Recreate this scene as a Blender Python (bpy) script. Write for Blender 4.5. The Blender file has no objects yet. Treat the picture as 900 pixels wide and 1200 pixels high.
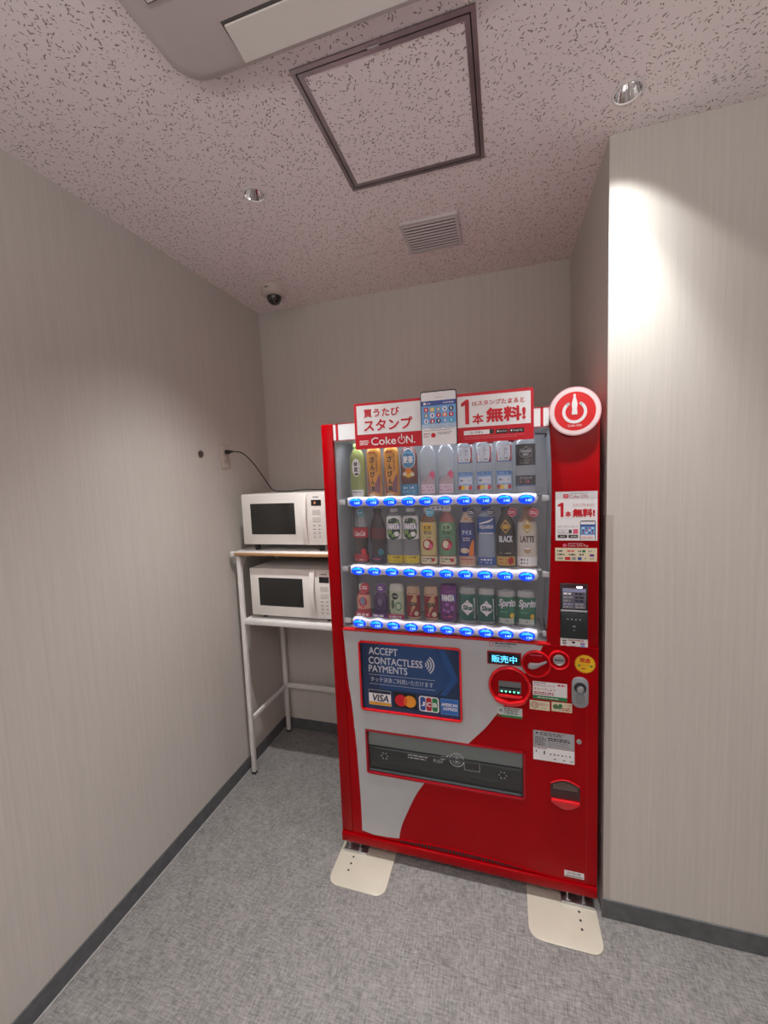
import bpy, bmesh, math, random
from mathutils import Matrix, Vector
random.seed(4)
PI = math.pi
S = bpy.context.scene
COL = S.collection

# ------------------------------------------------------------------ camera
cam_data = bpy.data.cameras.new('camera')
cam_data.sensor_fit = 'HORIZONTAL'
cam_data.sensor_width = 36.0
cam_data.lens = 472.97 / 900 * 36.0
cam_data.clip_start = 0.02
cam = bpy.data.objects.new('camera', cam_data)
COL.objects.link(cam)
right = Vector((0.958679, 0.281544, -0.040827)).normalized()
fwd = Vector((-0.284147, 0.954647, -0.088940)).normalized()
up = right.cross(fwd).normalized()
fwd = up.cross(right).normalized()
m = Matrix.Identity(4)
for i in range(3):
    m[i][0] = right[i]; m[i][1] = up[i]; m[i][2] = -fwd[i]
m[0][3], m[1][3], m[2][3] = 0.692237, -1.492742, 1.617799
cam.matrix_world = m
S.camera = cam

# ------------------------------------------------------------------ colour management, world
S.view_settings.view_transform = 'Standard'
S.view_settings.look = 'None'
S.view_settings.gamma = 1.0
S.view_settings.use_curve_mapping = False
S.view_settings.exposure = 0.92
w = bpy.data.worlds.new('world'); S.world = w; w.use_nodes = True
w.node_tree.nodes['Background'].inputs[0].default_value = (0.8, 0.8, 0.85, 1)
w.node_tree.nodes['Background'].inputs[1].default_value = 0.05

# room numbers (metres; machine front is the plane y = 0, its left side x = 0)
XL, YB, XC, YC, H = -0.7073, 0.731, 1.018, -0.0153, 2.6206
XR, YN = 2.5, -3.1
HB = 0.0718

# ------------------------------------------------------------------ lamps
LAMPS = [(-0.133, -0.158), (1.030, -0.158)]
def spot(x, y, power, size=94, blend=0.22, rad=0.02, z=None, col=(1.0, 0.995, 0.975)):
    d = bpy.data.lights.new('downlight_or_fill_beam', 'SPOT')
    d.energy = power; d.spot_size = math.radians(size); d.spot_blend = blend
    d.shadow_soft_size = rad; d.color = col
    o = bpy.data.objects.new('downlight_or_fill_beam', d); COL.objects.link(o)
    o.location = (x, y, H - 0.004 if z is None else z)
    return o
# each lamp: the sharp edged wide cone of the can plus the brighter middle of the beam
spot(LAMPS[0][0], LAMPS[0][1], 12, 100, 0.9)
spot(LAMPS[0][0], LAMPS[0][1], 24, 84, 1.0)
spot(LAMPS[0][0], LAMPS[0][1], 22, 62, 1.0)
spot(LAMPS[1][0], LAMPS[1][1], 3.6, 93, 0.22)
spot(LAMPS[1][0], LAMPS[1][1], 10, 84, 1.0)
spot(LAMPS[1][0], LAMPS[1][1], 40, 62, 1.0)
for lx, ly, p in ((-0.133, -1.75, 42), (1.03, -1.75, 20), (2.0, -0.9, 13), (0.45, -2.6, 24)):  # unseen spots added out of view as fill for the room
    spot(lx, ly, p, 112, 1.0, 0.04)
# added fill strip, unseen behind the camera, brightening the ceiling
d = bpy.data.lights.new('ceiling_fill_light', 'AREA'); d.shape = 'RECTANGLE'; d.size = 3.0; d.size_y = 0.25; d.energy = 23; d.color = (1.0, 0.975, 0.98)
o = bpy.data.objects.new('ceiling_fill_light', d); COL.objects.link(o); o.location = (0.9, -2.2, 2.05); o.rotation_euler = (math.radians(180), 0, 0)
# fill strip added above the top row to brighten the display
d = bpy.data.lights.new('display_fill_light', 'AREA'); d.shape = 'RECTANGLE'; d.size = 0.72; d.size_y = 0.02; d.energy = 0.36; d.color = (0.86, 0.92, 1.0)
o = bpy.data.objects.new('display_fill_light', d); COL.objects.link(o); o.location = (0.45, 0.05, 1.752); o.rotation_euler = (math.radians(25), 0, 0)

# ------------------------------------------------------------------ materials
def lin(c):
    return c / 12.92 if c <= 0.04045 else ((c + 0.055) / 1.055) ** 2.4
def hx(h):
    return tuple(lin(int(h[i:i + 2], 16) / 255) for i in (0, 2, 4)) + (1.0,)
MATS = {}
def mat(name, color, rough=0.5, metal=0.0, emit=0.0, alpha=1.0, coat=0.0, spec=0.5, trans=0.0):
    if name in MATS: return MATS[name]
    mt = bpy.data.materials.new(name); mt.use_nodes = True
    b = mt.node_tree.nodes['Principled BSDF']; emit *= .66
    c = hx(color) if isinstance(color, str) else tuple(color) + (1.0,)
    b.inputs['Base Color'].default_value = c
    b.inputs['Roughness'].default_value = rough
    b.inputs['Metallic'].default_value = metal
    b.inputs['Coat Weight'].default_value = coat
    b.inputs['Coat Roughness'].default_value = 0.08
    b.inputs['Specular IOR Level'].default_value = spec
    b.inputs['Alpha'].default_value = alpha
    b.inputs['Transmission Weight'].default_value = trans
    if emit:
        if name.startswith('button'): b.inputs['Base Color'].default_value = (c[0] * .15, c[1] * .15, c[2] * .25, 1)
        b.inputs['Emission Color'].default_value = c
        b.inputs['Emission Strength'].default_value = emit
    MATS[name] = mt
    return mt
def nd(mt, t, **kw):
    n = mt.node_tree.nodes.new(t)
    for k, v in kw.items(): setattr(n, k, v)
    return n
def lk(mt, a, b): mt.node_tree.links.new(a, b)
def speckle(mt, base, dark, scale, amount, bump=0.0, stretch=(1, 1, 1), detail=3, lo=0.35, hi=0.65):
    """noise between two close colours, object space, with optional bump"""
    b = mt.node_tree.nodes['Principled BSDF']
    tc = nd(mt, 'ShaderNodeTexCoord'); mp = nd(mt, 'ShaderNodeMapping')
    mp.inputs['Scale'].default_value = stretch
    no = nd(mt, 'ShaderNodeTexNoise'); no.inputs['Scale'].default_value = scale; no.inputs['Detail'].default_value = detail
    cr = nd(mt, 'ShaderNodeValToRGB')
    cr.color_ramp.elements[0].position = lo; cr.color_ramp.elements[1].position = hi
    cr.color_ramp.elements[0].color = hx(dark); cr.color_ramp.elements[1].color = hx(base)
    lk(mt, tc.outputs['Object'], mp.inputs['Vector']); lk(mt, mp.outputs['Vector'], no.inputs['Vector'])
    lk(mt, no.outputs['Fac'], cr.inputs['Fac']); lk(mt, cr.outputs['Color'], b.inputs['Base Color'])
    if bump:
        bp = nd(mt, 'ShaderNodeBump'); bp.inputs['Strength'].default_value = bump; bp.inputs['Distance'].default_value = 0.002
        lk(mt, no.outputs['Fac'], bp.inputs['Height']); lk(mt, bp.outputs['Normal'], b.inputs['Normal'])
    return mt

# wallpaper: fine vertical woven streaks
def wallpaper():
    mt = mat('wallpaper', 'c9c3ba', 0.72, spec=0.25)
    b = mt.node_tree.nodes['Principled BSDF']
    tc = nd(mt, 'ShaderNodeTexCoord')
    outs = []
    for sc, st in ((1.0, (360, 360, 9)), (1.0, (110, 110, 1.2))):
        mp = nd(mt, 'ShaderNodeMapping'); mp.inputs['Scale'].default_value = st
        no = nd(mt, 'ShaderNodeTexNoise'); no.inputs['Scale'].default_value = sc; no.inputs['Detail'].default_value = 2
        lk(mt, tc.outputs['Object'], mp.inputs['Vector']); lk(mt, mp.outputs['Vector'], no.inputs['Vector'])
        outs.append(no.outputs['Fac'])
    mx = nd(mt, 'ShaderNodeMath', operation='ADD'); ml = nd(mt, 'ShaderNodeMath', operation='MULTIPLY'); ml.inputs[1].default_value = 0.5
    lk(mt, outs[0], mx.inputs[0]); lk(mt, outs[1], mx.inputs[1]); lk(mt, mx.outputs[0], ml.inputs[0])
    cr = nd(mt, 'ShaderNodeValToRGB')
    cr.color_ramp.elements[0].position = 0.3; cr.color_ramp.elements[1].position = 0.7
    cr.color_ramp.elements[0].color = hx('c3bfb8'); cr.color_ramp.elements[1].color = hx('cec9c2')
    lk(mt, ml.outputs[0], cr.inputs['Fac']); lk(mt, cr.outputs['Color'], b.inputs['Base Color'])
    bp = nd(mt, 'ShaderNodeBump'); bp.inputs['Strength'].default_value = 0.25; bp.inputs['Distance'].default_value = 0.001
    lk(mt, ml.outputs[0], bp.inputs['Height']); lk(mt, bp.outputs['Normal'], b.inputs['Normal'])
    return mt
# mineral fibre board: short dark worm-like fissures in mixed directions
def fissured():
    mt = mat('fissured_board', 'd2c8c6', 0.9, spec=0.1)
    b = mt.node_tree.nodes['Principled BSDF']
    tc = nd(mt, 'ShaderNodeTexCoord')
    masks = []
    for ang, off, sx, sy, th in ((0.5, 0, 115, 36, 0.20), (2.0, 3.7, 125, 40, 0.19), (1.2, 9.1, 115, 42, 0.19), (2.75, 5.3, 130, 38, 0.18)):
        mp = nd(mt, 'ShaderNodeMapping', vector_type='TEXTURE')
        mp.inputs['Rotation'].default_value = (0, 0, ang)
        mp.inputs['Location'].default_value = (off, off, 0)
        mp.inputs['Scale'].default_value = (1.0 / sx, 1.0 / sy, 1.0)
        nz = nd(mt, 'ShaderNodeTexNoise'); nz.inputs['Scale'].default_value = 42; nz.inputs['Detail'].default_value = 1
        ad = nd(mt, 'ShaderNodeVectorMath', operation='MULTIPLY_ADD')
        ad.inputs[1].default_value = (0.007, 0.007, 0)
        lk(mt, tc.outputs['Object'], nz.inputs['Vector'])
        lk(mt, nz.outputs['Color'], ad.inputs[0]); lk(mt, tc.outputs['Object'], ad.inputs[2])
        lk(mt, ad.outputs[0], mp.inputs['Vector'])
        vo = nd(mt, 'ShaderNodeTexVoronoi', voronoi_dimensions='2D'); vo.inputs['Scale'].default_value = 1.0
        lk(mt, mp.outputs['Vector'], vo.inputs['Vector'])
        sel = nd(mt, 'ShaderNodeSeparateColor')
        lk(mt, vo.outputs['Color'], sel.inputs[0])
        thr = nd(mt, 'ShaderNodeMath', operation='MULTIPLY_ADD'); thr.inputs[1].default_value = th * 2.2; thr.inputs[2].default_value = -th * 1.15
        lk(mt, sel.outputs[0], thr.inputs[0])
        lt = nd(mt, 'ShaderNodeMath', operation='LESS_THAN')
        lk(mt, vo.outputs['Distance'], lt.inputs[0]); lk(mt, thr.outputs[0], lt.inputs[1])
        masks.append(lt.outputs[0])
    cur = masks[0]
    for x in masks[1:]:
        mm = nd(mt, 'ShaderNodeMath', operation='MAXIMUM')
        lk(mt, cur, mm.inputs[0]); lk(mt, x, mm.inputs[1]); cur = mm.outputs[0]
    mix = nd(mt, 'ShaderNodeMix', data_type='RGBA')
    mix.inputs[6].default_value = hx('efe4e4'); mix.inputs[7].default_value = hx('9a8d88')
    lk(mt, cur, mix.inputs[0]); lk(mt, mix.outputs[2], b.inputs['Base Color'])
    bp = nd(mt, 'ShaderNodeBump', invert=True); bp.inputs['Strength'].default_value = 0.6; bp.inputs['Distance'].default_value = 0.002
    lk(mt, cur, bp.inputs['Height']); lk(mt, bp.outputs['Normal'], b.inputs['Normal'])
    return mt
# sheet floor with a printed linen weave
def linen():
    mt = mat('linen_vinyl', '8a8886', 0.42, spec=0.35)
    b = mt.node_tree.nodes['Principled BSDF']
    tc = nd(mt, 'ShaderNodeTexCoord'); outs = []
    for st in ((32, 170, 1), (170, 32, 1), (9, 9, 1)):
        mp = nd(mt, 'ShaderNodeMapping'); mp.inputs['Scale'].default_value = st
        no = nd(mt, 'ShaderNodeTexNoise'); no.inputs['Scale'].default_value = 1; no.inputs['Detail'].default_value = 3
        no.inputs['Roughness'].default_value = 0.7
        lk(mt, tc.outputs['Object'], mp.inputs['Vector']); lk(mt, mp.outputs['Vector'], no.inputs['Vector'])
        outs.append(no.outputs['Fac'])
    a = nd(mt, 'ShaderNodeMath', operation='ADD'); lk(mt, outs[0], a.inputs[0]); lk(mt, outs[1], a.inputs[1])
    a2 = nd(mt, 'ShaderNodeMath', operation='MULTIPLY_ADD'); a2.inputs[1].default_value = 0.42
    lk(mt, a.outputs[0], a2.inputs[0])
    a3 = nd(mt, 'ShaderNodeMath', operation='MULTIPLY'); a3.inputs[1].default_value = 0.16; lk(mt, outs[2], a3.inputs[0])
    lk(mt, a3.outputs[0], a2.inputs[2])
    cr = nd(mt, 'ShaderNodeValToRGB')
    cr.color_ramp.elements[0].position = 0.36; cr.color_ramp.elements[1].position = 0.64
    cr.color_ramp.elements[0].color = hx('5c5a59'); cr.color_ramp.elements[1].color = hx('a19e9c')
    lk(mt, a2.outputs[0], cr.inputs['Fac']); lk(mt, cr.outputs['Color'], b.inputs['Base Color'])
    bp = nd(mt, 'ShaderNodeBump'); bp.inputs['Strength'].default_value = 0.3; bp.inputs['Distance'].default_value = 0.001
    lk(mt, a2.outputs[0], bp.inputs['Height']); lk(mt, bp.outputs['Normal'], b.inputs['Normal'])
    return mt
def pane(name, tint=(1, 1, 1), gloss=0.08, rough=0.02, body=0.0, body_col=(0.5, 0.5, 0.5), fres=1.45):
    """clear sheet: transparent, fresnel gloss on top, optional milky body"""
    mt = bpy.data.materials.new(name); mt.use_nodes = True
    nt = mt.node_tree
    for n in list(nt.nodes):
        if n.type == 'BSDF_PRINCIPLED': nt.nodes.remove(n)
    out = [n for n in nt.nodes if n.type == 'OUTPUT_MATERIAL'][0]
    tr = nd(mt, 'ShaderNodeBsdfTransparent'); tr.inputs[0].default_value = tuple(tint) + (1,)
    df = nd(mt, 'ShaderNodeBsdfDiffuse'); df.inputs[0].default_value = tuple(body_col) + (1,)
    m1 = nd(mt, 'ShaderNodeMixShader'); m1.inputs[0].default_value = body
    lk(mt, tr.outputs[0], m1.inputs[1]); lk(mt, df.outputs[0], m1.inputs[2])
    gl = nd(mt, 'ShaderNodeBsdfGlossy'); gl.inputs['Roughness'].default_value = rough
    fr = nd(mt, 'ShaderNodeFresnel'); fr.inputs[0].default_value = fres
    ad = nd(mt, 'ShaderNodeMath', operation='MULTIPLY_ADD'); ad.inputs[1].default_value = 1.0; ad.inputs[2].default_value = gloss
    ad.use_clamp = True
    ge = nd(mt, 'ShaderNodeNewGeometry'); iv = nd(mt, 'ShaderNodeMath', operation='SUBTRACT'); iv.inputs[0].default_value = 1.0
    lk(mt, ge.outputs['Backfacing'], iv.inputs[1])
    sw = nd(mt, 'ShaderNodeMath', operation='MULTIPLY'); lk(mt, fr.outputs[0], ad.inputs[0]); lk(mt, ad.outputs[0], sw.inputs[0]); lk(mt, iv.outputs[0], sw.inputs[1])
    m2 = nd(mt, 'ShaderNodeMixShader')
    lk(mt, sw.outputs[0], m2.inputs[0]); lk(mt, m1.outputs[0], m2.inputs[1]); lk(mt, gl.outputs[0], m2.inputs[2])
    lk(mt, m2.outputs[0], out.inputs[0])
    MATS[name] = mt
    return mt

WALL = wallpaper(); CEIL = fissured(); FLOOR = linen()
BASEB = speckle(mat('grey_skirting', '5d5f61', 0.5), '626467', '56585a', 30, 1)
RED = speckle(mat('red_enamel', '9e0009', 0.22, spec=.12, coat=0.07), 'a0000a', '9a0008', 6, 1)
REDB = mat('red_bright_plastic', 'd8101c', 0.2, coat=0.6)
REDD = mat('red_cabinet_side', '8e0410', 0.35)
WHT = speckle(mat('white_enamel', 'b2b3b5', 0.3, coat=0.3), 'b4b5b7', 'afb0b2', 5, 1)
HDR = mat('header_white', 'eef2f4', 0.3)
PW = mat('print_white', 'e6e4e6', 0.45)
PR = mat('print_red', 'c4001e', 0.4)
PRD = mat('print_dark_red', 'a00018', 0.4)
PK = mat('print_black', '1c1a1d', 0.4)
PG = mat('print_grey', '8f9092', 0.5)
SILV = mat('silver_label', 'b4b5b8', 0.35, metal=0.35)
CREAM = mat('cream_label', 'd9cfb4', 0.5)
GRN = mat('print_green', '1f7a48', 0.45)
BLU = mat('print_blue', '2a4f98', 0.45)
SKY = mat('print_sky', '6fa6dc', 0.45)
NAVY = mat('print_navy', '14233f', 0.35)
YEL = mat('print_yellow', 'e6b81c', 0.45)
ORA = mat('print_orange', 'e07a1c', 0.45)
PNK = mat('print_pink', 'd9587c', 0.45)
PUR = mat('print_purple', '6a2a86', 0.45)
INNER = speckle(mat('cabinet_lining', 'a9adb4', 0.45), 'adb1b8', 'a4a8af', 8, 1)
DARK = mat('dark_cavity', '1b1d20', 0.5)
DGREY = mat('dark_grey_plastic', '2c3034', 0.4)
STEEL = mat('zinc_steel', 'c2c4c6', 0.4, metal=1.0)
CHROME = mat('chrome', 'f0f0f2', 0.09, metal=1.0)
GPL = mat('grey_plastic', '9a9da1', 0.35, metal=0.3)
ALU = speckle(mat('aluminium', 'a59ea0', 0.35, metal=0.85), 'aaa3a5', '9e9799', 20, 1)
BTNB = mat('button_blue_light', (0.0, 0.06, 1.0), 0.2, emit=0.85, coat=0.3)
BTNC = mat('button_cyan_light', (0.0, 0.42, 1.0), 0.2, emit=1.1)
BTND = mat('button_digit_light', (0.35, 0.75, 1.0), 0.2, emit=1.2)
BAR = mat('button_bar_white', 'cfcfdc', 0.25, coat=0.5)
GLASS = pane('display_glass', gloss=0.015, rough=0.015, body=0.03, body_col=(.8, .8, .85))
ACRY = pane('translucent_sign_white', gloss=0.02, rough=0.1, body=0.78, body_col=(0.80, 0.78, 0.80))
PET = pane('clear_bottle_plastic', tint=(0.93, 0.95, 0.96), gloss=0.05, rough=0.12, body=0.12, body_col=(.75, .77, .8))
SMOKE = pane('smoky_flap', tint=(0.42, 0.45, 0.46), gloss=0.05, rough=0.06, body=0.04, body_col=(.5, .53, .52))
LCD = mat('lit_message', (0.10, 0.55, 1.0), 0.4, emit=1.5)
LED = mat('green_led', (0.15, 1.0, 0.55), 0.4, emit=2.5)
LAMPW = mat('reader_lamp', (0.92, 0.85, 1.0), 0.4, emit=5.0)
PLATE = speckle(mat('beige_plate', 'c4bdae', 0.25, coat=0.3), 'c6bfb0', 'bfb8a9', 6, 1)

# ------------------------------------------------------------------ mesh builder
class MB:
    def __init__(s): s.v = []; s.f = []; s.mi = []; s.mats = []
    def m(s, mt):
        if mt not in s.mats: s.mats.append(mt)
        return s.mats.index(mt)
    def add(s, vs, fs, mt):
        o = len(s.v); k = s.m(mt)
        s.v.extend([tuple(v) for v in vs])
        for f in fs: s.f.append([i + o for i in f]); s.mi.append(k)
    def bm(s, b, mt):
        b.verts.index_update()
        s.add([v.co for v in b.verts], [[v.index for v in f.verts] for f in b.faces], mt); b.free()
    def box(s, x0, x1, y0, y1, z0, z1, mt, bev=0.0, seg=2):
        b = bmesh.new(); bmesh.ops.create_cube(b, size=1)
        for v in b.verts:
            v.co = Vector(((x0 + x1) / 2 + v.co.x * (x1 - x0), (y0 + y1) / 2 + v.co.y * (y1 - y0), (z0 + z1) / 2 + v.co.z * (z1 - z0)))
        if bev: bmesh.ops.bevel(b, geom=b.edges[:], offset=bev, segments=seg, affect='EDGES', profile=0.5)
        s.bm(b, mt)
    def prism(s, pts, y0, y1, mt, plane='xz', bev=0.0):
        """polygon (x,z) [or (x,y), (y,z)] swept between two levels of the third axis"""
        n = len(pts)
        def P(a, b, c):
            return (a, c, b) if plane == 'xz' else ((a, b, c) if plane == 'xy' else (c, a, b))
        b = bmesh.new()
        lo = [b.verts.new(P(x, z, y0)) for x, z in pts]; hi = [b.verts.new(P(x, z, y1)) for x, z in pts]
        b.faces.new(lo); b.faces.new(hi[::-1])
        for i in range(n): b.faces.new((lo[i], lo[(i + 1) % n], hi[(i + 1) % n], hi[i]))
        bmesh.ops.recalc_face_normals(b, faces=b.faces[:])
        if bev: bmesh.ops.bevel(b, geom=[e for e in b.edges if len(e.link_faces) == 2 and abs(e.calc_face_angle(0)) > 1.0], offset=bev, segments=2, affect='EDGES', profile=0.5)
        s.bm(b, mt)
    def poly(s, pts, y, mt):
        s.add([(x, y, z) for x, z in pts], [list(range(len(pts)))], mt)
    def lathe(s, prof, c, mt, axis='z', n=32, a0=0, a1=2 * PI, sx=1.0, sz=1.0):
        """prof: (radius, height along axis). mt a material or a list with one per profile segment"""
        full = abs(a1 - a0 - 2 * PI) < 1e-6
        cols = n if full else n + 1
        vs = []
        for r, h in prof:
            for k in range(cols):
                t = a0 + (a1 - a0) * k / n; u, v = r * math.cos(t) * sx, r * math.sin(t) * sz
                vs.append((c[0] + u, c[1] + v, c[2] + h) if axis == 'z' else ((c[0] + u, c[1] + h, c[2] + v) if axis == 'y' else (c[0] + h, c[1] + u, c[2] + v)))
        o = len(s.v); s.v.extend(vs)
        for i in range(len(prof) - 1):
            mm = mt[i] if isinstance(mt, list) else mt
            if mm is None: continue
            k = s.m(mm)
            for j in range(n if full else n):
                j2 = (j + 1) % cols
                s.f.append([o + i * cols + j, o + i * cols + j2, o + (i + 1) * cols + j2, o + (i + 1) * cols + j]); s.mi.append(k)
        for i, e in ((0, prof[0]), (len(prof) - 1, prof[-1])):
            mm = (mt[0] if i == 0 else mt[-1]) if isinstance(mt, list) else mt
            if e[0] > 1e-6 and full and mm is not None and getattr(s, 'caps', True):
                s.f.append([o + i * cols + j for j in range(cols)]); s.mi.append(s.m(mm))
    def tube(s, pts, r, mt, n=8):
        pts = [Vector(p) for p in pts]; vs = []; prev = None
        for i, p in enumerate(pts):
            t = (pts[min(i + 1, len(pts) - 1)] - pts[max(i - 1, 0)]).normalized()
            a = prev if prev else (Vector((0, 0, 1)) if abs(t.z) < 0.9 else Vector((1, 0, 0)))
            u = t.cross(a).normalized(); v = u.cross(t).normalized(); prev = v
            for k in range(n): vs.append(p + r * (math.cos(2 * PI * k / n) * u + math.sin(2 * PI * k / n) * v))
        fs = [[i * n + k, i * n + (k + 1) % n, (i + 1) * n + (k + 1) % n, (i + 1) * n + k] for i in range(len(pts) - 1) for k in range(n)]
        fs += [list(range(n)), list(range((len(pts) - 1) * n, len(pts) * n))]
        s.add(vs, fs, mt)
    def build(s, name, parent=None, label=None, smooth=40, flat_open=False):
        me = bpy.data.meshes.new(name)
        me.from_pydata(s.v, [], s.f)
        for mt in s.mats: me.materials.append(mt)
        me.polygons.foreach_set('material_index', s.mi)
        if not flat_open:
            b = bmesh.new(); b.from_mesh(me); bmesh.ops.recalc_face_normals(b, faces=b.faces[:]); b.to_mesh(me); b.free()
        if smooth:
            me.polygons.foreach_set('use_smooth', [True] * len(me.polygons))
            me.set_sharp_from_angle(angle=math.radians(smooth))
        me.update()
        o = bpy.data.objects.new(name, me); COL.objects.link(o)
        if parent: attach(o, parent)
        if label: o['label'] = label
        return o
ROOTLOC = {}
def world_t(o):
    t = Vector(o.location)
    if o.parent: t = t  # children carry their meshes in world numbers
    return t
def attach(o, parent):
    o.parent = parent
    base = parent
    # a part sits in its root's frame; the mesh numbers are world numbers
    if parent.parent is None:
        o.matrix_parent_inverse = Matrix.Translation(-Vector(parent.location))
    else:
        o.matrix_parent_inverse = Matrix.Identity(4)
def thing(name, label, cat, loc, group=None):
    o = bpy.data.objects.new(name, None); COL.objects.link(o)
    o.empty_display_size = 0.05; o.location = loc
    o['label'] = label; o['category'] = cat
    if group: o['group'] = group
    return o
def tag(o, label, cat, group=None):
    o['label'] = label; o['category'] = cat
    if group: o['group'] = group
    return o
def struct(o): o['kind'] = 'structure'; return o

def glyphs(txt, bold=0.0, res=3):
    """flat mesh of a text: (verts2d, faces)"""
    cu = bpy.data.curves.new('t', 'FONT'); cu.body = txt; cu.size = 1.0; cu.offset = bold; cu.resolution_u = res
    o = bpy.data.objects.new('t', cu); COL.objects.link(o)
    dg = bpy.context.evaluated_depsgraph_get(); dg.update()
    me = bpy.data.meshes.new_from_object(o.evaluated_get(dg))
    vs = [(v.co.x, v.co.y) for v in me.vertices]; fs = [list(p.vertices) for p in me.polygons]
    bpy.data.objects.remove(o); bpy.data.curves.remove(cu); bpy.data.meshes.remove(me)
    return vs, fs
GC = {}
class Gfx:
    """flat print laid on a surface; fn maps (x, z, height above surface) to a point"""
    def __init__(s, fn): s.fn = fn; s.mb = MB(); s.n = 6; s.cur = False
    def put(s, pts, faces, mt, h):
        """2-D mesh laid on the surface; on a curved one its long edges are cut first"""
        if not s.cur:
            s.mb.add([s.fn(x, z, h) for x, z in pts], faces, mt); return
        b = bmesh.new(); vs = [b.verts.new((x, z, 0)) for x, z in pts]
        for f in faces:
            try: b.faces.new([vs[i] for i in f])
            except ValueError: pass
        bmesh.ops.triangulate(b, faces=b.faces[:])
        for _ in range(5):
            le = [e for e in b.edges if abs(e.verts[0].co.x - e.verts[1].co.x) > .0055 or abs(e.verts[0].co.y - e.verts[1].co.y) > .014]
            if not le: break
            bmesh.ops.subdivide_edges(b, edges=le, cuts=1); bmesh.ops.triangulate(b, faces=[f for f in b.faces if len(f.verts) > 3])
        b.verts.index_update()
        s.mb.add([s.fn(v.co.x, v.co.y, h) for v in b.verts], [[v.index for v in f.verts] for f in b.faces], mt); b.free()
    def quad(s, x0, x1, z0, z1, mt, h=1):
        n = max(1, int(abs(x1 - x0) / .0045)) if s.cur else 1
        m_ = max(1, int(abs(z1 - z0) / .008)) if s.cur else 1
        vs = [s.fn(x0 + (x1 - x0) * i / n, z0 + (z1 - z0) * j / m_, h) for j in range(m_ + 1) for i in range(n + 1)]
        s.mb.add(vs, [[j * (n + 1) + i, j * (n + 1) + i + 1, (j + 1) * (n + 1) + 1 + i, (j + 1) * (n + 1) + i] for i in range(n) for j in range(m_)], mt)
    def rrect(s, x0, x1, z0, z1, r, mt, h=1):
        pts = rr(x0, x1, z0, z1, r); s.shape(pts, mt, h)
    def shape(s, pts, mt, h=1):
        s.put(pts, [list(range(len(pts)))], mt, h)
    def disc(s, cx, cz, rx, rz, mt, h=1, n=24, r0=0.0, a0=0, a1=2 * PI):
        rings = ([r0] if r0 else [0.0]) + ([0.25, 0.5, 0.75, 1.0] if s.cur and not r0 else [1.0])
        vs = []
        for q in rings:
            for k in range(n + 1):
                t = a0 + (a1 - a0) * k / n; vs.append(s.fn(cx + rx * q * math.cos(t), cz + rz * q * math.sin(t), h))
        s.mb.add(vs, [[i * (n + 1) + k, i * (n + 1) + k + 1, (i + 1) * (n + 1) + k + 1, (i + 1) * (n + 1) + k] for i in range(len(rings) - 1) for k in range(n)], mt)
    def text(s, txt, x0, x1, z0, z1, mt, h=2, bold=0.0, shear=0.0):
        key = txt
        if key not in GC: GC[key] = glyphs(txt, 0)
        vs, fs = GC[key]
        if not vs: return
        ax, bx = min(v[0] for v in vs), max(v[0] for v in vs); az, bz = min(v[1] for v in vs), max(v[1] for v in vs)
        d = bold * (z1 - z0) * 1.3          # heavier strokes: the glyphs laid again, slightly shifted
        x0, x1, z0, z1 = x0 + d, x1 - d, z0 + d, z1 - d
        offs = [(0, 0)] if d == 0 else ([(d, d), (d, -d), (-d, d), (-d, -d)] if d < .0008 else [(d, 0), (-d, 0), (0, d), (0, -d), (d * .7, d * .7), (-d * .7, d * .7), (d * .7, -d * .7), (-d * .7, -d * .7)])
        for j, (ox, oz) in enumerate(offs):
            out = []
            for x, z in vs:
                u, v = (x - ax) / max(bx - ax, 1e-6), (z - az) / max(bz - az, 1e-6)
                out.append((x0 + u * (x1 - x0) + shear * v * (z1 - z0) + ox, z0 + v * (z1 - z0) + oz))
            s.put(out, fs, mt, h + .04 * j)
    def rows(s, x0, x1, z0, z1, n, mt, h=2, fill=0.5, seed=1):
        """tiny unreadable print: broken bars"""
        rnd = random.Random(seed); p = (z1 - z0) / n
        for i in range(n):
            z = z1 - p * (i + 0.5); x = x0; end = x1 - rnd.random() * 0.25 * (x1 - x0)
            while x < end:
                wd = min((0.4 + rnd.random() * 1.6) * p, end - x)
                s.mb.add([s.fn(a, b, h) for a, b in ((x, z - p * fill / 2), (x + wd, z - p * fill / 2), (x + wd, z + p * fill / 2), (x, z + p * fill / 2))], [[0, 1, 2, 3]], mt)
                x += wd + p * 0.35
    def build(s, name, parent, label=None):
        return s.mb.build(name, parent, label, smooth=0, flat_open=True)
def one(g, x0, x1, z0, z1, mt):
    w_, h_ = x1 - x0, z1 - z0
    g.shape([(x0 + u * w_, z0 + v * h_) for u, v in ((.5, .03), (.57, 0), (.93, 0), (1, .03), (1, .97), (.94, 1), (.62, 1), (.30, .92), (.02, .86), (0, .80), (.10, .72), (.50, .78))], mt, 2)
def flat(y, step=0.0004): return lambda x, z, h: (x, y - step * h, z)
def rr(x0, x1, z0, z1, r, n=5):
    p = []
    for cx, cz, a in ((x1 - r, z1 - r, 0), (x0 + r, z1 - r, PI / 2), (x0 + r, z0 + r, PI), (x1 - r, z0 + r, 1.5 * PI)):
        for k in range(n + 1): p.append((cx + r * math.cos(a + PI / 2 * k / n), cz + r * math.sin(a + PI / 2 * k / n)))
    return p
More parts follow.
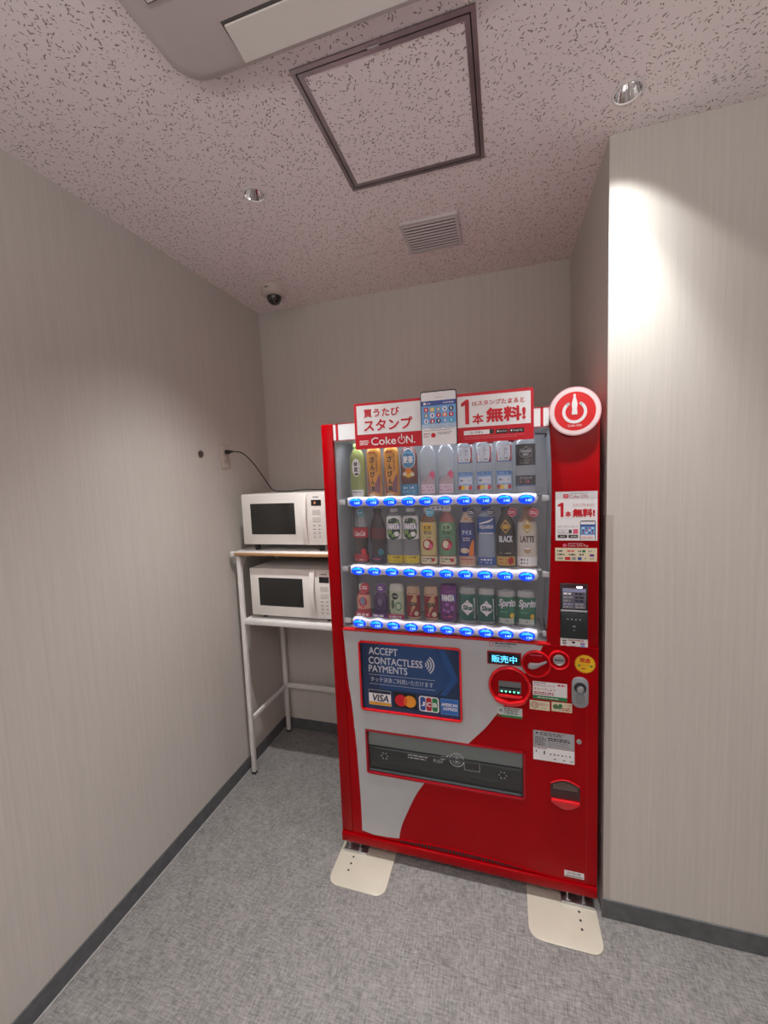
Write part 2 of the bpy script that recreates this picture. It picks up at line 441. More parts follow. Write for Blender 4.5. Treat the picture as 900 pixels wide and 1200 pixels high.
def frame_prism(mb, x0, x1, z0, z1, t, y0, y1, mt, r=0.006):
    """rounded rectangular ring lying in xz"""
    a = rr(x0, x1, z0, z1, r + t); b = rr(x0 + t, x1 - t, z0 + t, z1 - t, r); n = len(a)
    vs = [(x, y, z) for y in (y0, y1) for ring in (a, b) for x, z in ring]
    fs = []
    for i in range(n):
        j = (i + 1) % n
        fs += [[i, j, n + j, n + i], [2 * n + i, 2 * n + j, 3 * n + j, 3 * n + i], [i, j, 2 * n + j, 2 * n + i], [n + i, n + j, 3 * n + j, 3 * n + i]]
    mb.add(vs, fs, mt)

# ------------------------------------------------------------------ room shell
b = MB(); b.box(XL - .1, XR, YN, YB + .1, -0.05, 0, FLOOR); struct(b.build('floor'))
b = MB(); b.box(XL - .1, XL, YN, YB + .1, 0, H, WALL); struct(b.build('wall_left'))
b = MB(); b.box(XL, XC, YB, YB + .1, 0, H, WALL); struct(b.build('wall_back'))
b = MB(); b.prism([(XC, YC), (XR, YC), (XR, YC + .1), (XC + .1, YC + .1), (XC + .1, YB + .1), (XC, YB + .1)], 0, H, WALL, 'xy'); struct(b.build('wall_right'))
b = MB(); b.box(XR, XR + .1, YN, YC + .08, 0, H, WALL); struct(b.build('wall_far_right'))
b = MB(); b.box(XL - .1, XR + .1, YN - .1, YN, 0, H, WALL); struct(b.build('wall_front'))
# ceiling with round holes for the two recessed lamps
def ceiling():
    b = bmesh.new()
    loops = [[(XL - .1, YN - .1), (XR + .1, YN - .1), (XR + .1, YB + .1), (XL - .1, YB + .1)]]
    for lx, ly in LAMPS: loops.append([(lx + .034 * math.cos(2 * PI * k / 32), ly + .034 * math.sin(2 * PI * k / 32)) for k in range(32)])
    for lp in loops:
        vs = [b.verts.new((x, y, H)) for x, y in lp]
        for i in range(len(vs)): b.edges.new((vs[i], vs[(i + 1) % len(vs)]))
    bmesh.ops.triangle_fill(b, edges=b.edges[:], use_beauty=True)
    r = bmesh.ops.extrude_face_region(b, geom=b.faces[:])
    for g in r['geom']:
        if isinstance(g, bmesh.types.BMVert): g.co.z += 0.012
    bmesh.ops.recalc_face_normals(b, faces=b.faces[:])
    me = bpy.data.meshes.new('ceiling'); b.to_mesh(me); b.free(); me.materials.append(CEIL)
    o = bpy.data.objects.new('ceiling', me); COL.objects.link(o); struct(o)
    bb = MB(); bb.box(XL - .1, XR + .1, YN - .1, YB + .1, H + 0.12, H + .14, DARK); s = bb.build('ceiling'); struct(s)
ceiling()
def base(name, x0, x1, y0, y1):
    b = MB(); b.box(x0, x1, y0, y1, 0, HB, BASEB, 0.0015, 1); struct(b.build(name))
base('baseboard_left', XL, XL + .006, YN, YB)
base('baseboard_back', XL + .006, XC, YB - .006, YB)
base('baseboard_right', XC - .006, XR, YC - .006, YC)
# thin pale sealant line where skirting meets floor
b = MB(); b.box(XL + .006, XL + .0085, YN, YB - .01, 0, .0025, mat('sealant', 'b9b9b7', .5)); struct(b.build('trim_1'))
# corner guard on the right wall's outer corner
GUARD = mat('corner_guard_plastic', 'b6aea8', .3, coat=.3)
b = MB(); b.prism([(XC - .0015, YC + .05), (XC - .0015, YC - .0015), (XC + .020, YC - .0015), (XC + .020, YC), (XC, YC), (XC, YC + .05)], HB, 1.46, GUARD, 'xy')
struct(b.build('trim_2'))

# ------------------------------------------------------------------ ceiling fittings
def downlight(x, y, label):
    t = thing('downlight', label, 'ceiling light', (x, y, H))
    b = MB(); b.lathe([(.0335, .0), (.0335, -.0015), (.036, -.0025), (.040, -.002), (.0405, 0)], (x, y, H), mat('trim_white', 'd8d2d0', .4), n=40)
    b.caps = False
    b2 = MB(); b2.caps = False
    b2.lathe([(.0335, .0), (.0405, 0)], (x, y, H), MATS['trim_white'], n=40)
    b.f = [f for f in b.f if len(f) < 10]; b.mi = b.mi[:len(b.f)]
    b.build('trim_ring', t)
    # faceted mirror cone
    n = 18; vs = []; fs = []
    for r, h in ((.0332, 0.0), (.027, .022), (.018, .045)):
        for k in range(n): vs.append((x + r * math.cos(2 * PI * (k + .5) / n), y + r * math.sin(2 * PI * (k + .5) / n), H + h))
    for i in range(2):
        for k in range(n): fs.append([i * n + k, i * n + (k + 1) % n, (i + 1) * n + (k + 1) % n, (i + 1) * n + k])
    c = MB(); c.add(vs, fs, CHROME); c.build('reflector', t, smooth=0, flat_open=True)
    l = MB(); l.lathe([(.0178, .045), (.0178, .05), (0, .05)], (x, y, H), mat('lamp_face', (1, .93, .85), .5, emit=16), n=20); l.build('lamp', t)
    return t
downlight(*LAMPS[0], 'small round chrome downlight in the ceiling nearer the left wall')
downlight(*LAMPS[1], 'round chrome downlight beside the top edge of the right wall')

# access hatch
t = thing('access_hatch', 'square ceiling access hatch with aluminium frame and fissured board infill', 'hatch', (.426, -.282, H))
def sq_frame(mb, x0, x1, y0, y1, wd, z0, z1, mt):
    for a in ((x0, x1, y0, y0 + wd), (x0, x1, y1 - wd, y1), (x0, x0 + wd, y0 + wd, y1 - wd), (x1 - wd, x1, y0 + wd, y1 - wd)):
        mb.box(a[0], a[1], a[2], a[3], z0, z1, mt)
hx0, hx1, hy0, hy1 = .201, .650, -.506, -.060
b = MB(); sq_frame(b, hx0, hx1, hy0, hy1, .011, H - .004, H - .0002, ALU); b.build('outer_frame', t)
b = MB(); sq_frame(b, hx0 + .011, hx1 - .011, hy0 + .011, hy1 - .011, .0035, H - .001, H - .0002, DARK); b.build('shadow_gap', t)
b = MB(); sq_frame(b, hx0 + .0145, hx1 - .0145, hy0 + .0145, hy1 - .0145, .012, H - .0035, H - .0002, ALU); b.build('inner_frame', t)
b = MB(); b.box(hx0 + .0265, hx1 - .0265, hy0 + .0265, hy1 - .0265, H - .0015, H - .0002, CEIL); b.build('infill_board', t)
b = MB(); b.box(.40, .43, hy0 + .007, hy0 + .016, H - .0055, H - .004, STEEL, .001); b.build('latch', t)

# exhaust vent
t = thing('ceiling_vent', 'square white louvred vent in the ceiling behind the hatch', 'vent', (.42, .29, H))
vx0, vx1, vy0, vy1 = .305, .537, .178, .405
VW = mat('vent_white', 'cfc9c8', .45)
b = MB(); sq_frame(b, vx0, vx1, vy0, vy1, .012, H - .010, H - .0002, VW); b.build('frame', t)
b = MB(); b.box(vx0 + .012, vx1 - .012, vy0 + .012, vy1 - .012, H - .001, H - .0002, DARK); b.build('duct_opening', t)
sl = None
for k in range(10):
    y = vy0 + .0165 + k * (vy1 - vy0 - .024) / 10
    if sl is None:
        b = MB(); b.prism([(y, H - .0075), (y + .0078, H - .0105), (y + .0078, H - .0092), (y, H - .0062)], vx0 + .012, vx1 - .012, VW, 'yz'); sl = b.build('slat', t); y0 = y
    else:
        c = sl.copy(); COL.objects.link(c); c.location = (0, y - y0, 0)

# ceiling cassette air conditioner
t = thing('air_conditioner', 'white rounded ceiling cassette air conditioner at the top edge', 'air conditioner', (.425, -1.03, H))
ACW = mat('ac_white', 'cbc1be', .4)
ax0, ax1, ay0, ay1 = -.05, .90, -1.51, -.56
rrp = rr(ax0, ax1, ay0, ay1, .07, 8)
b = MB()
cxm, cym = (ax0 + ax1) / 2, (ay0 + ay1) / 2
rings = []
for s_, z_ in ((1.0, H - .0005), (1.0, H - .012), (.985, H - .022), (.94, H - .028)):
    rings += [(cxm + (x - cxm) * s_, cym + (y - cym) * s_, z_) for x, y in rrp]
n = len(rrp)
b.add(rings, [[i * n + k, i * n + (k + 1) % n, (i + 1) * n + (k + 1) % n, (i + 1) * n + k] for i in range(3) for k in range(n)] + [list(range(3 * n, 4 * n)), list(range(n))], ACW)
b.build('panel', t)
GAP = mat('ac_gap', '55504f', .6)
def ac_slot(x0, x1, y0, y1, horiz):
    b = MB(); b.box(x0 - .006, x1 + .006, y0 - .006, y1 + .006, H - .0286, H - .0278, GAP); b.build('air_slot', t)
    b = MB(); b.prism([(y0, H - .030), (y1, H - .036), (y1, H - .040), (y0, H - .034)], x0, x1, mat('ac_flap', 'dcd6d0', .35), 'yz') if horiz else b.prism([(x0, H - .030), (x1, H - .030), (x1, H - .034), (x0, H - .034)], y0, y1, mat('ac_flap', 'dcd6d0', .35))
    b.build('louver_flap', t)
ac_slot(.135, .715, -.665, -.592, True)
ac_slot(.018, .078, -1.32, -.75, False)
b = MB(); b.box(.16, .69, -1.30, -.77, H - .031, H - .0275, ACW, .002); b.build('intake_grille', t)

# dome camera
t = thing('security_camera', 'small white dome security camera on the ceiling by the back left corner', 'camera', (-.452, .485, H))
cx, cy = -.452, .485
b = MB(); b.lathe([(.070, 0), (.070, -.006), (.067, -.022), (.058, -.036), (.042, -.041), (0, -.041)], (cx, cy, H), mat('camera_white', 'c2b6b0', .4), n=36); b.build('housing', t)
b = MB(); b.lathe([(.039, -.037), (.039, -.046), (.035, -.060), (.025, -.073), (.012, -.080), (0, -.082)], (cx, cy, H), mat('dome_black', '0a0a0c', .08, coat=1), n=30); b.build('dome', t)
b = MB(); b.lathe([(.009, 0), (.007, -.004), (0, -.004)], (cx, cy - .034, H - .062), mat('lens_glass', '30303a', .05, coat=1), n=16, axis='y'); b.build('lens', t)
b = MB(); b.box(cx - .012, cx + .008, cy - .0695, cy - .067, H - .018, H - .014, PK); b.build('badge', t)

# ------------------------------------------------------------------ left wall fittings
t = thing('wall_outlet', 'beige wall power outlet plate on the left wall above the microwaves', 'outlet', (XL, .32, 1.752))
b = MB(); b.box(XL, XL + .007, .286, .356, 1.692, 1.812, mat('outlet_beige', 'c9c0b4', .4), .003); b.build('face_plate', t)
for z in (1.776, 1.728):
    b = MB(); b.box(XL + .006, XL + .0085, .303, .339, z - .016, z + .016, mat('outlet_insert', 'bdb4a8', .4), .001)
    for dy in (-.006, .006): b.box(XL + .008, XL + .0089, .321 + dy - .001, .321 + dy + .001, z - .006, z + .006, PK)
    b.build('socket', t)
b = MB(); b.lathe([(.0165, 0), (.0165, .004), (.012, .006), (.006, .006), (.005, .004), (0, .004)], (XL, .146, 1.760), mat('dull_nickel', '7d7876', .35, metal=.8), axis='x', n=28)
tag(b.build('wall_bumper'), 'small round nickel bumper on the left wall beside the outlet', 'wall bumper')

# power cord from outlet to the top of the upper microwave (a part of the microwave)
def smooth_path(p, n=6):
    p = [Vector(q) for q in p]; out = []
    for i in range(len(p) - 1):
        a, b_, c, d = p[max(i - 1, 0)], p[i], p[i + 1], p[min(i + 2, len(p) - 1)]
        for k in range(n):
            u = k / n
            out.append(0.5 * ((2 * b_) + (c - a) * u + (2 * a - 5 * b_ + 4 * c - d) * u * u + (3 * b_ - a - 3 * c + d) * u ** 3))
    out.append(p[-1]); return out

# ------------------------------------------------------------------ rack
RK = speckle(mat('rack_white', 'e8e6e3', .35, coat=.2), 'eae8e5', 'e4e2df', 9, 1)
WOODE = mat('wood_edge', 'b98f62', .5)
t = thing('microwave_rack', 'white metal rack with wood edged top shelf against the left wall', 'rack', (-.36, .5, 0))
RX0, RX1 = -.668, -.040
for (lx, ly, zt) in ((RX0, .300, 1.228), (RX1 - .022, .300, 1.228), (RX0, .680, 1.228), (RX1 - .022, .680, 1.228)):
    b = MB(); b.box(lx, lx + .022, ly, ly + .022, .012, zt, RK, .003); lg = b.build('leg', t)
    b = MB(); b.box(lx - .001, lx + .023, ly - .001, ly + .023, 0, .014, DGREY, .002); f = b.build('foot_cap'); attach(f, lg)
for (x0, x1, y0, y1, z0, z1, nm) in ((RX0 + .004, RX0 + .018, .322, .680, .303, .325, 'side_rail'), (RX1 - .018, RX1 - .004, .322, .680, .303, .325, 'side_rail'),
        (RX0 + .022, RX1 - .022, .686, .698, .300, .330, 'back_rail'), (RX0 + .022, RX1 - .022, .686, .698, 1.000, 1.028, 'back_rail'),
        (RX0 + .004, RX0 + .018, .322, .680, 1.205, 1.228, 'side_rail'), (RX1 - .018, RX1 - .004, .322, .680, 1.205, 1.228, 'side_rail')):
    b = MB(); b.box(x0, x1, y0, y1, z0, z1, RK, .002); b.build(nm, t)
# flared gusset at the top of the near left leg
b = MB(); b.prism([(.322, 1.228), (.322, 1.10), (.345, 1.17), (.40, 1.228)], RX0 + .006, RX0 + .010, RK, 'yz'); b.build('gusset', t)
b = MB(); b.box(RX0 + .022, RX1 - .022, .305, .698, .872, .884, RK, .001); b.box(RX0 + .022, RX1 - .022, .300, .312, .858, .884, RK, .003); b.build('lower_shelf', t)
b = MB(); b.box(-.680, -.036, .298, .702, 1.232, 1.251, RK, .002); sh = b.build('top_shelf', t)
b = MB(); b.box(-.668, -.046, .290, .299, 1.233, 1.247, WOODE, .001); attach(b.build('wood_edging'), sh)
for x0 in (-.692, -.050):
    b = MB(); b.box(x0, x0 + .020, .284, .310, 1.226, 1.254, RK, .003); attach(b.build('end_cap'), sh)

# ------------------------------------------------------------------ microwaves
MW = speckle(mat('microwave_white', 'efece7', .35, coat=.3), 'f0ede8', 'ebe8e3', 7, 1)
MWG = mat('microwave_window', '1a1d1d', .12, coat=.6)
def microwave(x0, z0, z1, yf, label, lit, shelf_z):
    x1 = x0 + .478; yb = yf + .34
    t = thing('microwave_oven', label, 'microwave', ((x0 + x1) / 2, yf + .17, shelf_z))
    b = MB(); b.box(x0 + .002, x1 - .002, yf + .022, yb, z0, z1 - .001, MW, .004); b.build('casing', t)
    dx = x0 + .352
    b = MB(); b.box(x0, dx, yf, yf + .022, z0, z1, MW, .005); b.build('door', t)
    b = MB(); b.box(dx + .002, x1, yf + .001, yf + .022, z0, z1, MW, .004); pn = b.build('control_panel', t)
    b = MB(); b.box(x0 + .053, x0 + .310, yf - .0012, yf + .002, z0 + .054, z1 - .050, MWG, .001)
    b.build('door_window', t)
    # curved vertical handle
    hx0, hx1 = dx + .0015, dx + .029
    pts = []
    for k in range(9):
        u = k / 8; z = z0 + .004 + u * (z1 - z0 - .008); y = yf - .004 - .020 * math.sin(PI * u)
        pts.append((y, z))
    pts += [(y + .010, z) for y, z in pts[::-1]]
    b = MB(); b.prism(pts, hx0, hx1, MW, 'yz', bev=.002); b.build('handle', t)
    g = Gfx(flat(yf + .001)); cx = (hx1 + x1) / 2
    g.quad(cx - .016, cx + .016, z1 - .026, z1 - .021, PG)
    g.mb.box(cx - .026, cx + .028, yf - .0005, yf + .0015, z1 - .066, z1 - .037, PK, .0005)
    if lit: g.text('0', cx - .010, cx - .002, z1 - .058, z1 - .046, mat('oven_digit', (1, .35, .2), .5, emit=1.2), h=5)
    for z in (z1 - .098, z1 - .135):
        g.mb.box(cx - .022, cx + .022, yf - .0003, yf + .0015, z - .012, z + .012, mat('key_white', 'd2cec8', .4), .0004)
        g.disc(cx, z + .004, .003, .003, PG, 3, 10); g.rows(cx - .012, cx + .012, z - .008, z - .004, 1, PG, 3, seed=3)
    for k in range(4):
        for s_ in (-1, 1):
            z = z1 - .163 - k * .020
            g.rows(cx + s_ * .014 - .007, cx + s_ * .014 + .007, z - .005, z + .002, 1, PG, 3, .6, seed=k * 2 + s_)
            if k > 1: g.disc(cx + s_ * .014, z + .006, .002, .002, PG, 3, 8)
    kp = g.mb.build('keypad', None, smooth=0, flat_open=True); attach(kp, pn)
    for fx in (x0 + .05, x1 - .05):
        for fy in (yf + .05, yb - .05):
            b = MB(); b.lathe([(.013, 0), (.015, z0 - shelf_z + .002)], (fx, fy, shelf_z), PK, n=14); b.build('foot', t)
    return t, x0, x1, yb
up_mw = microwave(-.629, 1.287, 1.551, .325, 'upper white microwave oven with black cord, on the wood edged shelf', True, 1.2511)
microwave(-.609, .906, 1.161, .325, 'lower white microwave oven on the middle shelf of the rack', False, .8841)
b = MB()
b.box(XL + .009, XL + .032, .312, .332, 1.766, 1.786, PK, .003)
b.tube([(XL + .030, .322, 1.776), (XL + .048, .328, 1.777)], .0055, PK)
path = smooth_path([(XL + .045, .328, 1.777), (-.640, .38, 1.770), (-.610, .43, 1.715), (-.580, .48, 1.63), (-.545, .50, 1.567), (-.49, .50, 1.556), (-.43, .50, 1.5555), (-.36, .52, 1.562), (-.27, .57, 1.556), (-.20, .63, 1.5545), (-.17, .672, 1.53), (-.17, .675, 1.45)])
b.tube(path, .003, PK)
b.build('power_cord', up_mw[0], 'black cord')

# ------------------------------------------------------------------ anchor plates under the machine's front feet
def anchor(x0, x1, bx0, bx1, sgn, label):
    pts = [(x0, .05)] + [(x0, -.10)]
    pts = [(x1, .09), (x0, .09)]
    r = .04
    for k in range(7): a = PI + PI / 2 * k / 6; pts.append((x0 + r + r * math.cos(a), -.156 + r + r * math.sin(a)))
    for k in range(7): a = 1.5 * PI + PI / 2 * k / 6; pts.append((x1 - r + r * math.cos(a), -.156 + r + r * math.sin(a)))
    t = thing('anchor_plate', label, 'floor plate', ((x0 + x1) / 2, 0, 0), 'anchor plates under the front feet')
    b = MB(); b.prism(pts, 0, .004, PLATE, 'xy', bev=.001); b.build('plate', t)
    hx = (bx0 + bx1) / 2 + sgn * .0
    for k in range(3):
        b = MB(); b.lathe([(.0045, .004), (.004, .0044), (0, .0044)], (hx, -.026 - .030 * k, 0), PK, n=12); b.build('screw_hole', t)
    b = MB(); b.box(bx0, bx1, -.008, .06, .004, .0075, STEEL, .0005); b.box(bx0, bx1, -.0085, -.0055, .004, .014, STEEL, .0005)
    br = b.build('foot_bracket', t, 'zinc plated bracket')
    for bx in (bx0 + .022, bx1 - .035):
        b = MB(); b.lathe([(.011, .0076), (.011, .010), (.0075, .0105), (.0075, .016), (.004, .017), (.004, .034), (0, .035)], (bx, .014, 0), STEEL, n=6); attach(b.build('bolt'), br)
    return t
anchor(-.008, .230, .004, .110, -1, 'left beige floor anchor plate, below the white part of the machine')
anchor(.757, .997, .880, .992, 1, 'right beige floor anchor plate, near the grey skirting')

# ------------------------------------------------------------------ VENDING MACHINE
VM = thing('vending_machine', 'tall red and white drink vending machine with three rows of drinks', 'vending machine', (.5, .36, 0))
ZT, ZB, ZD = 1.830, .051, .998
def right_edge(z): # right boundary of the display window
    pts = [(1.00, .834), (1.05, .835), (1.25, .846), (1.50, .852), (1.65, .852), (1.755, .847), (1.83, .844)]
    for (a, xa), (c, xc) in zip(pts, pts[1:]):
        if z <= c: return xa + (xc - xa) * (z - a) / (c - a)
    return .844
b = MB(); b.box(0.0, 1.0, .16, .715, ZB + .01, ZT, RED, .004); b.build('cabinet', VM)
b = MB(); b.box(0.0, .050, -.002, .16, .0905, ZT, RED, .006); b.build('left_frame', VM)
edge = [(right_edge(z), z) for z in [1.0 + .0375 * k for k in range(23)]]
edge[-1] = (.844, ZT)
b = MB(); b.prism([(1.0, ZT), (1.0, ZD)] + [(edge[0][0], ZD)] + edge[1:], -.002, .16, RED, bev=.003); b.build('right_column', VM)
b = MB(); b.box(.9640, .9650, -.0006, .001, .095, .885, PRD); b.build('door_seam', VM)
b = MB(); b.box(.0505, .8438, .0, .16, 1.762, ZT - .001, HDR); hd = b.build('header_panel', VM)
g = Gfx(flat(-.0002))
for x0, x1 in ((.0505, .0528), (.0635, .0735), (.817, .826)): g.quad(x0, x1, 1.763, 1.8285, PR)
g.quad(.0505, .844, 1.8262, 1.829, PR); g.quad(.0505, .844, 1.762, 1.7645, PRD)
attach(g.mb.build('header_stripes', None, smooth=0, flat_open=True), hd)
# lower door with the delivery opening
dx0, dx1, dz0, dz1 = .128, .756, .382, .576
b = MB()
b.box(.0505, 1.0, .0, .16, dz1, ZD - .001, RED); b.box(.0505, 1.0, .0, .16, .092, dz0, RED)
b.box(.0505, dx0, .0, .16, dz0, dz1, RED); b.box(dx1, 1.0, .0, .16, dz0, dz1, RED)
ld = b.build('lower_door', VM)
# door top lip
b = MB(); b.box(.0505, .845, -.006, .02, .994, 1.003, REDB, .003); b.box(.80, .9995, -.0035, .003, .990, .9975, RED, .0015); attach(b.build('door_lip'), ld)
# white swoosh
def curve(pts, n=5): return [(v.x, v.y) for v in smooth_path([(x, z, 0) for x, z in pts], n)]
left_e = [(.0515, .992), (.055, .94), (.064, .768), (.074, .683), (.0855, .50), (.088, .438), (.0935, .24), (.093, .112)]
rt_up = [(.822, .992), (.812, .972), (.785, .925), (.75, .862), (.70, .772), (.648, .698), (.616, .652), (.578, .609), (.549, .576)]
rt_lo = [(.372, .382), (.335, .323), (.299, .245), (.272, .18), (.260, .135), (.257, .112)]
up_l = [p for p in curve(left_e) if p[1] > .576] ; mid_l = [p for p in curve(left_e) if .382 < p[1] < .576]; lo_l = [p for p in curve(left_e) if p[1] < .382]
g = Gfx(flat(-.0004, .0006))
g.shape(curve(rt_up) + [(up_l[-1][0] + .001, .576)] + up_l[::-1], WHT)
g.shape([(dx0, .576), (up_l[-1][0] + .001, .576)] + mid_l + [(lo_l[0][0] - .0005, .382), (dx0, .382)], WHT)
g.shape(curve(rt_lo) + [(.20, .105), (.147, .103)] + lo_l[::-1] + [(lo_l[0][0] - .0005, .382)], WHT)
attach(g.mb.build('white_swoosh', None, smooth=0, flat_open=True), ld)
# raised curved lip and small vent slots at the foot of the door
lip = [(.05 + k * .0455, .094 + .022 * math.sin(PI * max(0, min(1, (k * .0455 - .05) / .75)))) for k in range(21)]
b = MB()
b.tube([(x, -.001, z) for x, z in lip], .0022, RED, 6)
attach(b.build('door_foot_lip'), ld)
b = MB()
for k in range(38):
    x = .262 + k * .0127
    zz = .094 + .022 * math.sin(PI * max(0, min(1, (x - .10) / .75)))
    b.box(x, x + .0072, -.0012, .001, .0955, min(zz - .003, .110), DARK)
vg = b.build('vent_slots', VM); vg['kind'] = 'stuff'
b = MB(); b.box(0, 1.0, -.008, .16, ZB, .0905, RED, .003); b.build('kick_plate', VM)
b = MB(); b.box(.03, .97, .05, .69, .012, ZB + .012, DARK); b.build('underframe_shade', VM)  # dark block standing in for the black shade under the cabinet
for fx in (.055, .945):
    for fy in (.04, .66):
        b = MB(); z0 = .0078 if fy < .1 else 0
        b.lathe([(.022, z0), (.022, z0 + .008), (.009, z0 + .010), (.009, .06)], (fx, fy + (.02 if fy < .1 else 0), 0), STEEL, n=16); b.build('levelling_foot', VM)

# display window interior
b = MB()
b.box(.0505, .853, .1555, .159, 1.003, 1.762, INNER); b.box(.0505, .0545, .012, .1555, 1.003, 1.762, INNER)
b.prism([(.8535, 1.003), (.8475, 1.003)] + [(right_edge(z) - .001, z) for z in (1.05, 1.15, 1.25, 1.4, 1.5, 1.6, 1.7, 1.76)] + [(.8545, 1.76)], .012, .1555, INNER)
b.box(.0545, .845, .012, .1555, 1.003, 1.006, INNER)
b.box(.0545, .845, .012, .1555, 1.757, 1.762, INNER)
for x in (.066, .080): b.box(x, x + .002, .13, .156, 1.006, 1.757, mat('lining_rib', '90949b', .5))
b.build('display_lining', VM)
b = MB(); b.prism([(.0512, 1.004), (right_edge(1.004) - .001, 1.004)] + [(right_edge(z) - .0008, z) for z in (1.05, 1.15, 1.25, 1.4, 1.5, 1.6, 1.7, 1.761)] + [(.0512, 1.761)], .004, .007, GLASS)
b.build('display_glass', VM)
# small hinge rod at top right behind the glass
b = MB(); b.tube([(.80, .02, 1.742), (.838, .02, 1.740)], .003, PK); b.tube([(.838, .02, 1.740), (.832, .02, 1.728)], .003, PK); b.build('hinge_rod', VM)

SHELF = {0: 1.535, 1: 1.261, 2: 1.036}
CLEAR = pane('clear_shelf', gloss=.02, rough=.1, body=.35, body_col=(.7, .72, .76))
for r, z in SHELF.items():
    b = MB(); b.box(.085, .82, .012, .154, z - .004, z, CLEAR); b.build('product_shelf', VM)
    for x0, x1 in ((.0545, .084), (.821, .845 if r < 2 else .834)):
        b = MB(); zc = (1.519, 1.248, 1.032)[r]; b.box(x0, x1, .010, .016, zc - .011, zc + .010, mat('bracket_white', 'c6c8cc', .4), .002); b.build('shelf_bracket', VM)

# button bars
BX = [(.142, .209, .279, .351, .417, .487, .557, .626, .696, .768), (.137, .205, .276, .347, .416, .485, .555, .624, .694, .766), (.133, .205, .274, .345, .415, .483, .554, .624, .694, .766)]
BZ = [(1.5215, 1.519), (1.2500, 1.2470), (1.0365, 1.0310)]
PRICES = [('160', '170', '170', '170', '160', '160', '140', '140', '140', '140'), ('160', '170', '160', '160', '170', '170', '160', '160', '170', '160'), ('130', '130', '130', '130', '130', '140', '140', '140', '140', '130')]
ORD = ('top', 'middle', 'bottom')
for r in range(3):
    z0, z1 = BZ[r]; xs = BX[r]; X0, X1 = .099 - .001 * r, .8075
    def zc(x): return z0 + (z1 - z0) * (x - X0) / (X1 - X0)
    def halfh(x):
        d = min(abs(x - q) for q in xs); return .0205 - .0030 * (1 - math.cos(min(d / .035, 1) * PI)) / 2
    top = []; N = 90
    secs = []
    for k in range(N + 1):
        x = X0 + (X1 - X0) * k / N
        e = min(x - X0, X1 - x); cap = 1.0 if e > .010 else math.sqrt(max(0.06, 1 - (1 - e / .010) ** 2))
        hh = halfh(x) * cap
        sec = []
        for a in range(13):
            th = -PI / 2 + PI * a / 12
            yy = .0035 - (.025 * cap) * (abs(math.cos(th)) ** .5)
            sec.append((x, yy, zc(x) + hh * (math.copysign(abs(math.sin(th)) ** .75, math.sin(th)))))
        secs.append(sec)
    b = MB(); vs = [p for s_ in secs for p in s_]; n = 13
    fs = [[i * n + k, i * n + k + 1, (i + 1) * n + k + 1, (i + 1) * n + k] for i in range(N) for k in range(n - 1)]
    fs += [[i * n, (i + 1) * n, (i + 2 - 1) * n + n - 1, i * n + n - 1] for i in range(N)]
    fs += [list(range(n)), list(range(N * n, N * n + n))]
    b.add(vs, fs, BAR); bar = b.build('button_bar', VM, smooth=50)
    for q, x in enumerate(xs):
        g = MB(); c = (x, -.0212, zc(x) - .001)
        g.lathe([(.0272, .0), (.0265, -.003), (.0225, -.0065), (.0150, -.0090), (.007, -.0100), (0, -.0103)], c, BTNB, axis='y', n=28, sz=.62)
        gx = Gfx(lambda u, v, h, c=c: (u, c[1] - .0103 * (1 - min(1, ((u - c[0]) / .0272) ** 2 + ((v - c[2]) / .0169) ** 2)) ** .6 - .0002 - .0003 * h, v)); gx.mb = g
        # brighter crescent in the upper part
        vs = []; fs = []; K = 14
        for k in range(K + 1):
            a = PI * (0.12 + .76 * k / K)
            vs.append(gx.fn(c[0] + .0225 * math.cos(a), c[2] + .0140 * math.sin(a), 4)); vs.append(gx.fn(c[0] + .0225 * math.cos(a) * .92, c[2] + .0140 * math.sin(a) * .45 + .001, 4))
        for k in range(K): fs.append([2 * k, 2 * k + 1, 2 * k + 3, 2 * k + 2])
        g.add(vs, fs, BTNC)
        gx.text(PRICES[r][q], c[0] - .002, c[0] + .018, c[2] - .0075, c[2] + .002, BTND, h=2, bold=.02)
        bo = g.build('select_button', None, smooth=50, flat_open=True); attach(bo, bar)

# round pop tags behind the glass
def pop_tag(x, z, r, mt, txt=None, y=.0085):
    g = Gfx(flat(y, .0003)); g.disc(x, z, r, r, mt, 1); g.disc(x, z, r * .86, r * .86, PW, 1.5, r0=.93)
    if txt: g.rows(x - r * .6, x + r * .6, z - r * .35, z + r * .35, 2, PW, 2, .5, seed=int(x * 1000))
    g.build('pop_tag', VM)
TEAL = mat('pop_teal', '1c7f8c', .45); CYAN = mat('pop_cyan', '2fb0cf', .45); DN = mat('pop_navy', '29314a', .45); CRI = mat('pop_crimson', 'b51a3c', .45)
Ytag = .0105
for (px, pz, mt) in ((.1475, 1.4755, TEAL), (.424, 1.4735, CYAN), (.578, 1.472, DN), (.648, 1.470, DN), (.721, 1.470, CRI), (.793, 1.468, CRI)):
    pop_tag(px, pz, .0165, mt, True, Ytag)
for px in (.583, .650, .722): pop_tag(px, 1.7335, .017, CRI, None, Ytag)
g = Gfx(flat(Ytag, .0003)); g.rrect(.425, .505, 1.481, 1.498, .006, PW); g.text('おすすめ', .432, .498, 1.484, 1.495, BLU, bold=.02); g.build('pop_tag', VM)

